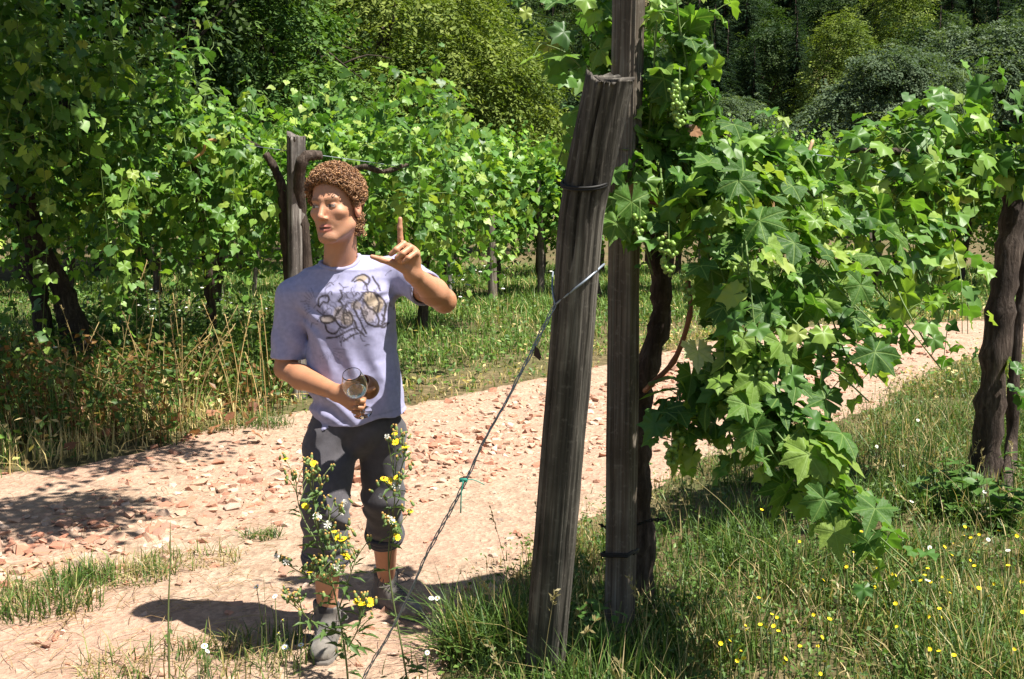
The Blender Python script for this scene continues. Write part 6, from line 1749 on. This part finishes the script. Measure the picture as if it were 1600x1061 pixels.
# hairline: keep the scalp, not the face
front_line = np.where(np.abs(sc[:, 0]) < .05, 0.078, 0.055)
hairy = (sc[:, 2] > np.interp(sc[:, 1], [-.11, -.06, -.02, .015, .035, .06, .085], [-.055, -.055, -.02, .004, .03, .060, .082]))
sc, d = sc[hairy], d[hairy]
ext = []
for i in range(420):      # longer curls at the nape behind the ear
    ext.append([hrng.choice([-1, 1]) * hrng.uniform(.03, .064), hrng.uniform(-.085, -.030), hrng.uniform(-.105, -.03)])
sc = np.concatenate([sc, A(ext)]); d = np.concatenate([d, norm(A(ext) * A([1.2, 1.0, .3]))])
mb = MB()
hc = A([(0.15, 0.07, 0.03), (0.22, 0.11, 0.048), (0.30, 0.165, 0.075), (0.11, 0.052, 0.024)])
thick = 0.006 + 0.014 * sst(-.02, .06, sc[:, 2])
for i in range(len(sc)):
    R_ = hrng.uniform(.0035, .0075); turns = hrng.uniform(.8, 1.7); L = hrng.uniform(.006, .018); a = np.linspace(0, turns * 6.28, 7) + hrng.uniform(0, 6.28)
    ax_ = norm(d[i] * hrng.uniform(.1, 1) + .8 * hrng.normal(size=3)); u_ = norm(np.cross(ax_, A([.31, .52, .79]))); v_ = np.cross(ax_, u_)
    P = sc[i] + d[i] * thick[i] * hrng.uniform(0, 1.35) + ax_ * (np.linspace(-.5, .5, 7) * L)[:, None] + u_ * (np.cos(a) * R_)[:, None] + v_ * (np.sin(a) * R_)[:, None]
    P = from_head(P)
    mb.add(*tube(P, np.sin(np.linspace(.35, 2.8, 7)) * 0.0016 + .0003, 3, caps=False), hc[hrng.integers(0, 4)] * hrng.uniform(.95, 1.6))
# dense under-layer that the curls stand on
uv_, u3, u4 = uv_ball(40, 28)
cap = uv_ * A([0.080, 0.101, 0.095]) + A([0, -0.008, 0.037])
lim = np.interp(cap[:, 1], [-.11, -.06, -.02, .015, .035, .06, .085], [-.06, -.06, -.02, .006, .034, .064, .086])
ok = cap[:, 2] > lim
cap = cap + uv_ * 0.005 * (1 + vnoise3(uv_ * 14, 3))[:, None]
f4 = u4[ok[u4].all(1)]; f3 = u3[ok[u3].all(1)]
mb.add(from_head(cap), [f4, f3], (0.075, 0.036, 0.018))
M['hair'] = tint_mat('hair', 0.45, 0.45)
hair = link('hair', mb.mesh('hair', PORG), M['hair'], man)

# ------------------------------------------------------------------ wine glass and cup in his hand
def lathe(prof, seg=40):
    prof = A(prof, ).astype(float); n = len(prof); a = np.linspace(0, 2 * math.pi, seg, endpoint=False)
    V = np.stack([prof[:, None, 0] * np.cos(a), prof[:, None, 0] * np.sin(a), np.repeat(prof[:, 1:2], seg, 1)], -1).reshape(-1, 3)
    i = np.arange(n - 1)[:, None] * seg; j = np.arange(seg)[None, :]; k = (j + 1) % seg
    return V, np.stack([i + j, i + k, i + seg + k, i + seg + j], -1).reshape(-1, 4)
def glass_mat(name, col, ior, rough=0.0):
    m_, nt, out = newmat(name)
    pb_ = N(nt, 'ShaderNodeBsdfPrincipled', {'Base Color': (*col, 1), 'Roughness': rough, 'IOR': ior, 'Transmission Weight': 1.0}); nt.links.new(pb_.outputs[0], out.inputs[0]); return m_
M['glass'] = glass_mat('clear_glass', (0.97, 0.98, 0.97), 1.45); M['wine'] = glass_mat('pale_wine', (0.93, 0.90, 0.72), 1.34)
G0 = pix(567, 645, 3.69); G1 = pix(554.5, 602, 3.615); gz_ = norm(G1 - G0); gx_ = norm(np.cross(A([0, 1, 0.2]), gz_)); gy_ = np.cross(gz_, gx_)
GM = Matrix(np.stack([gx_, gy_, gz_], -1).tolist()).to_4x4(); GM.translation = tuple(G0)
gl = thing('wine_glass', G0, 'stemmed glass with a little pale wine, held by the man', 'glass'); gl.matrix_basis = GM
dG = np.linalg.norm(G1 - G0); z0 = dG - 0.052
outer = [(.0045, z0 - .001), (.016, z0 + .003), (.030, z0 + .014), (.0395, z0 + .032), (.0425, z0 + .05), (.041, z0 + .07), (.036, z0 + .09), (.0315, z0 + .105)]
inner = [(r - .0012, z + .0005) for r, z in outer[::-1]]; inner[-1] = (0.0005, z0 + .004)
v, f = lathe(spline([(*q, 0) for q in outer], 26)[:, :2].tolist() + spline([(*q, 0) for q in inner], 26)[:, :2].tolist()); link('bowl', make_mesh('bowl', v, f), M['glass'], gl)
v, f = lathe([(.0005, .0008), (.032, .0008), (.0335, .0015), (.032, .0026), (.012, .005), (.005, .010), (.0036, .02), (.0034, z0 - .02), (.004, z0 - .006), (.006, z0 - .0015), (.0005, z0 - .0012)]); link('stem', make_mesh('stem', v, f), M['glass'], gl)
wi = [(.0005, z0 + .0055), (.014, z0 + .006), (.0275, z0 + .0155), (.033, z0 + .024), (.0345, z0 + .027), (.0005, z0 + .027)]
v, f = lathe(wi); link('wine', make_mesh('wine', v, f), M['wine'], gl)
C0 = pix(573, 605, 3.745); cz_ = norm(A([-0.42, -0.72, 0.52])); cx_ = norm(np.cross(A([0, 1, 0.3]), cz_)); cy_ = np.cross(cz_, cx_)
CM = Matrix(np.stack([cx_, cy_, cz_], -1).tolist()).to_4x4(); CM.translation = tuple(C0)
cp = thing('cup', C0, 'round brown cup held behind the wine glass', 'cup'); cp.matrix_basis = CM
v, f = lathe([(.0005, -.040), (.022, -.040), (.034, -.030), (.040, -.012), (.041, .005), (.037, .024), (.033, .034), (.031, .034), (.034, .022), (.037, .004), (.036, -.012), (.030, -.027), (.0005, -.034)]); link('cup_body', make_mesh('cup_body', v, f), plain_mat('brown_cup', (0.24, 0.105, 0.05), 0.4), cp)
a = np.linspace(0, 6.2832, 40); v, f = tube(np.stack([.032 * np.cos(a), .032 * np.sin(a), 0 * a + .034], -1), .0016, 6, caps=False); link('rim', make_mesh('rim', v, f), plain_mat('cup_rim', (0.42, 0.25, 0.15), 0.4), cp)
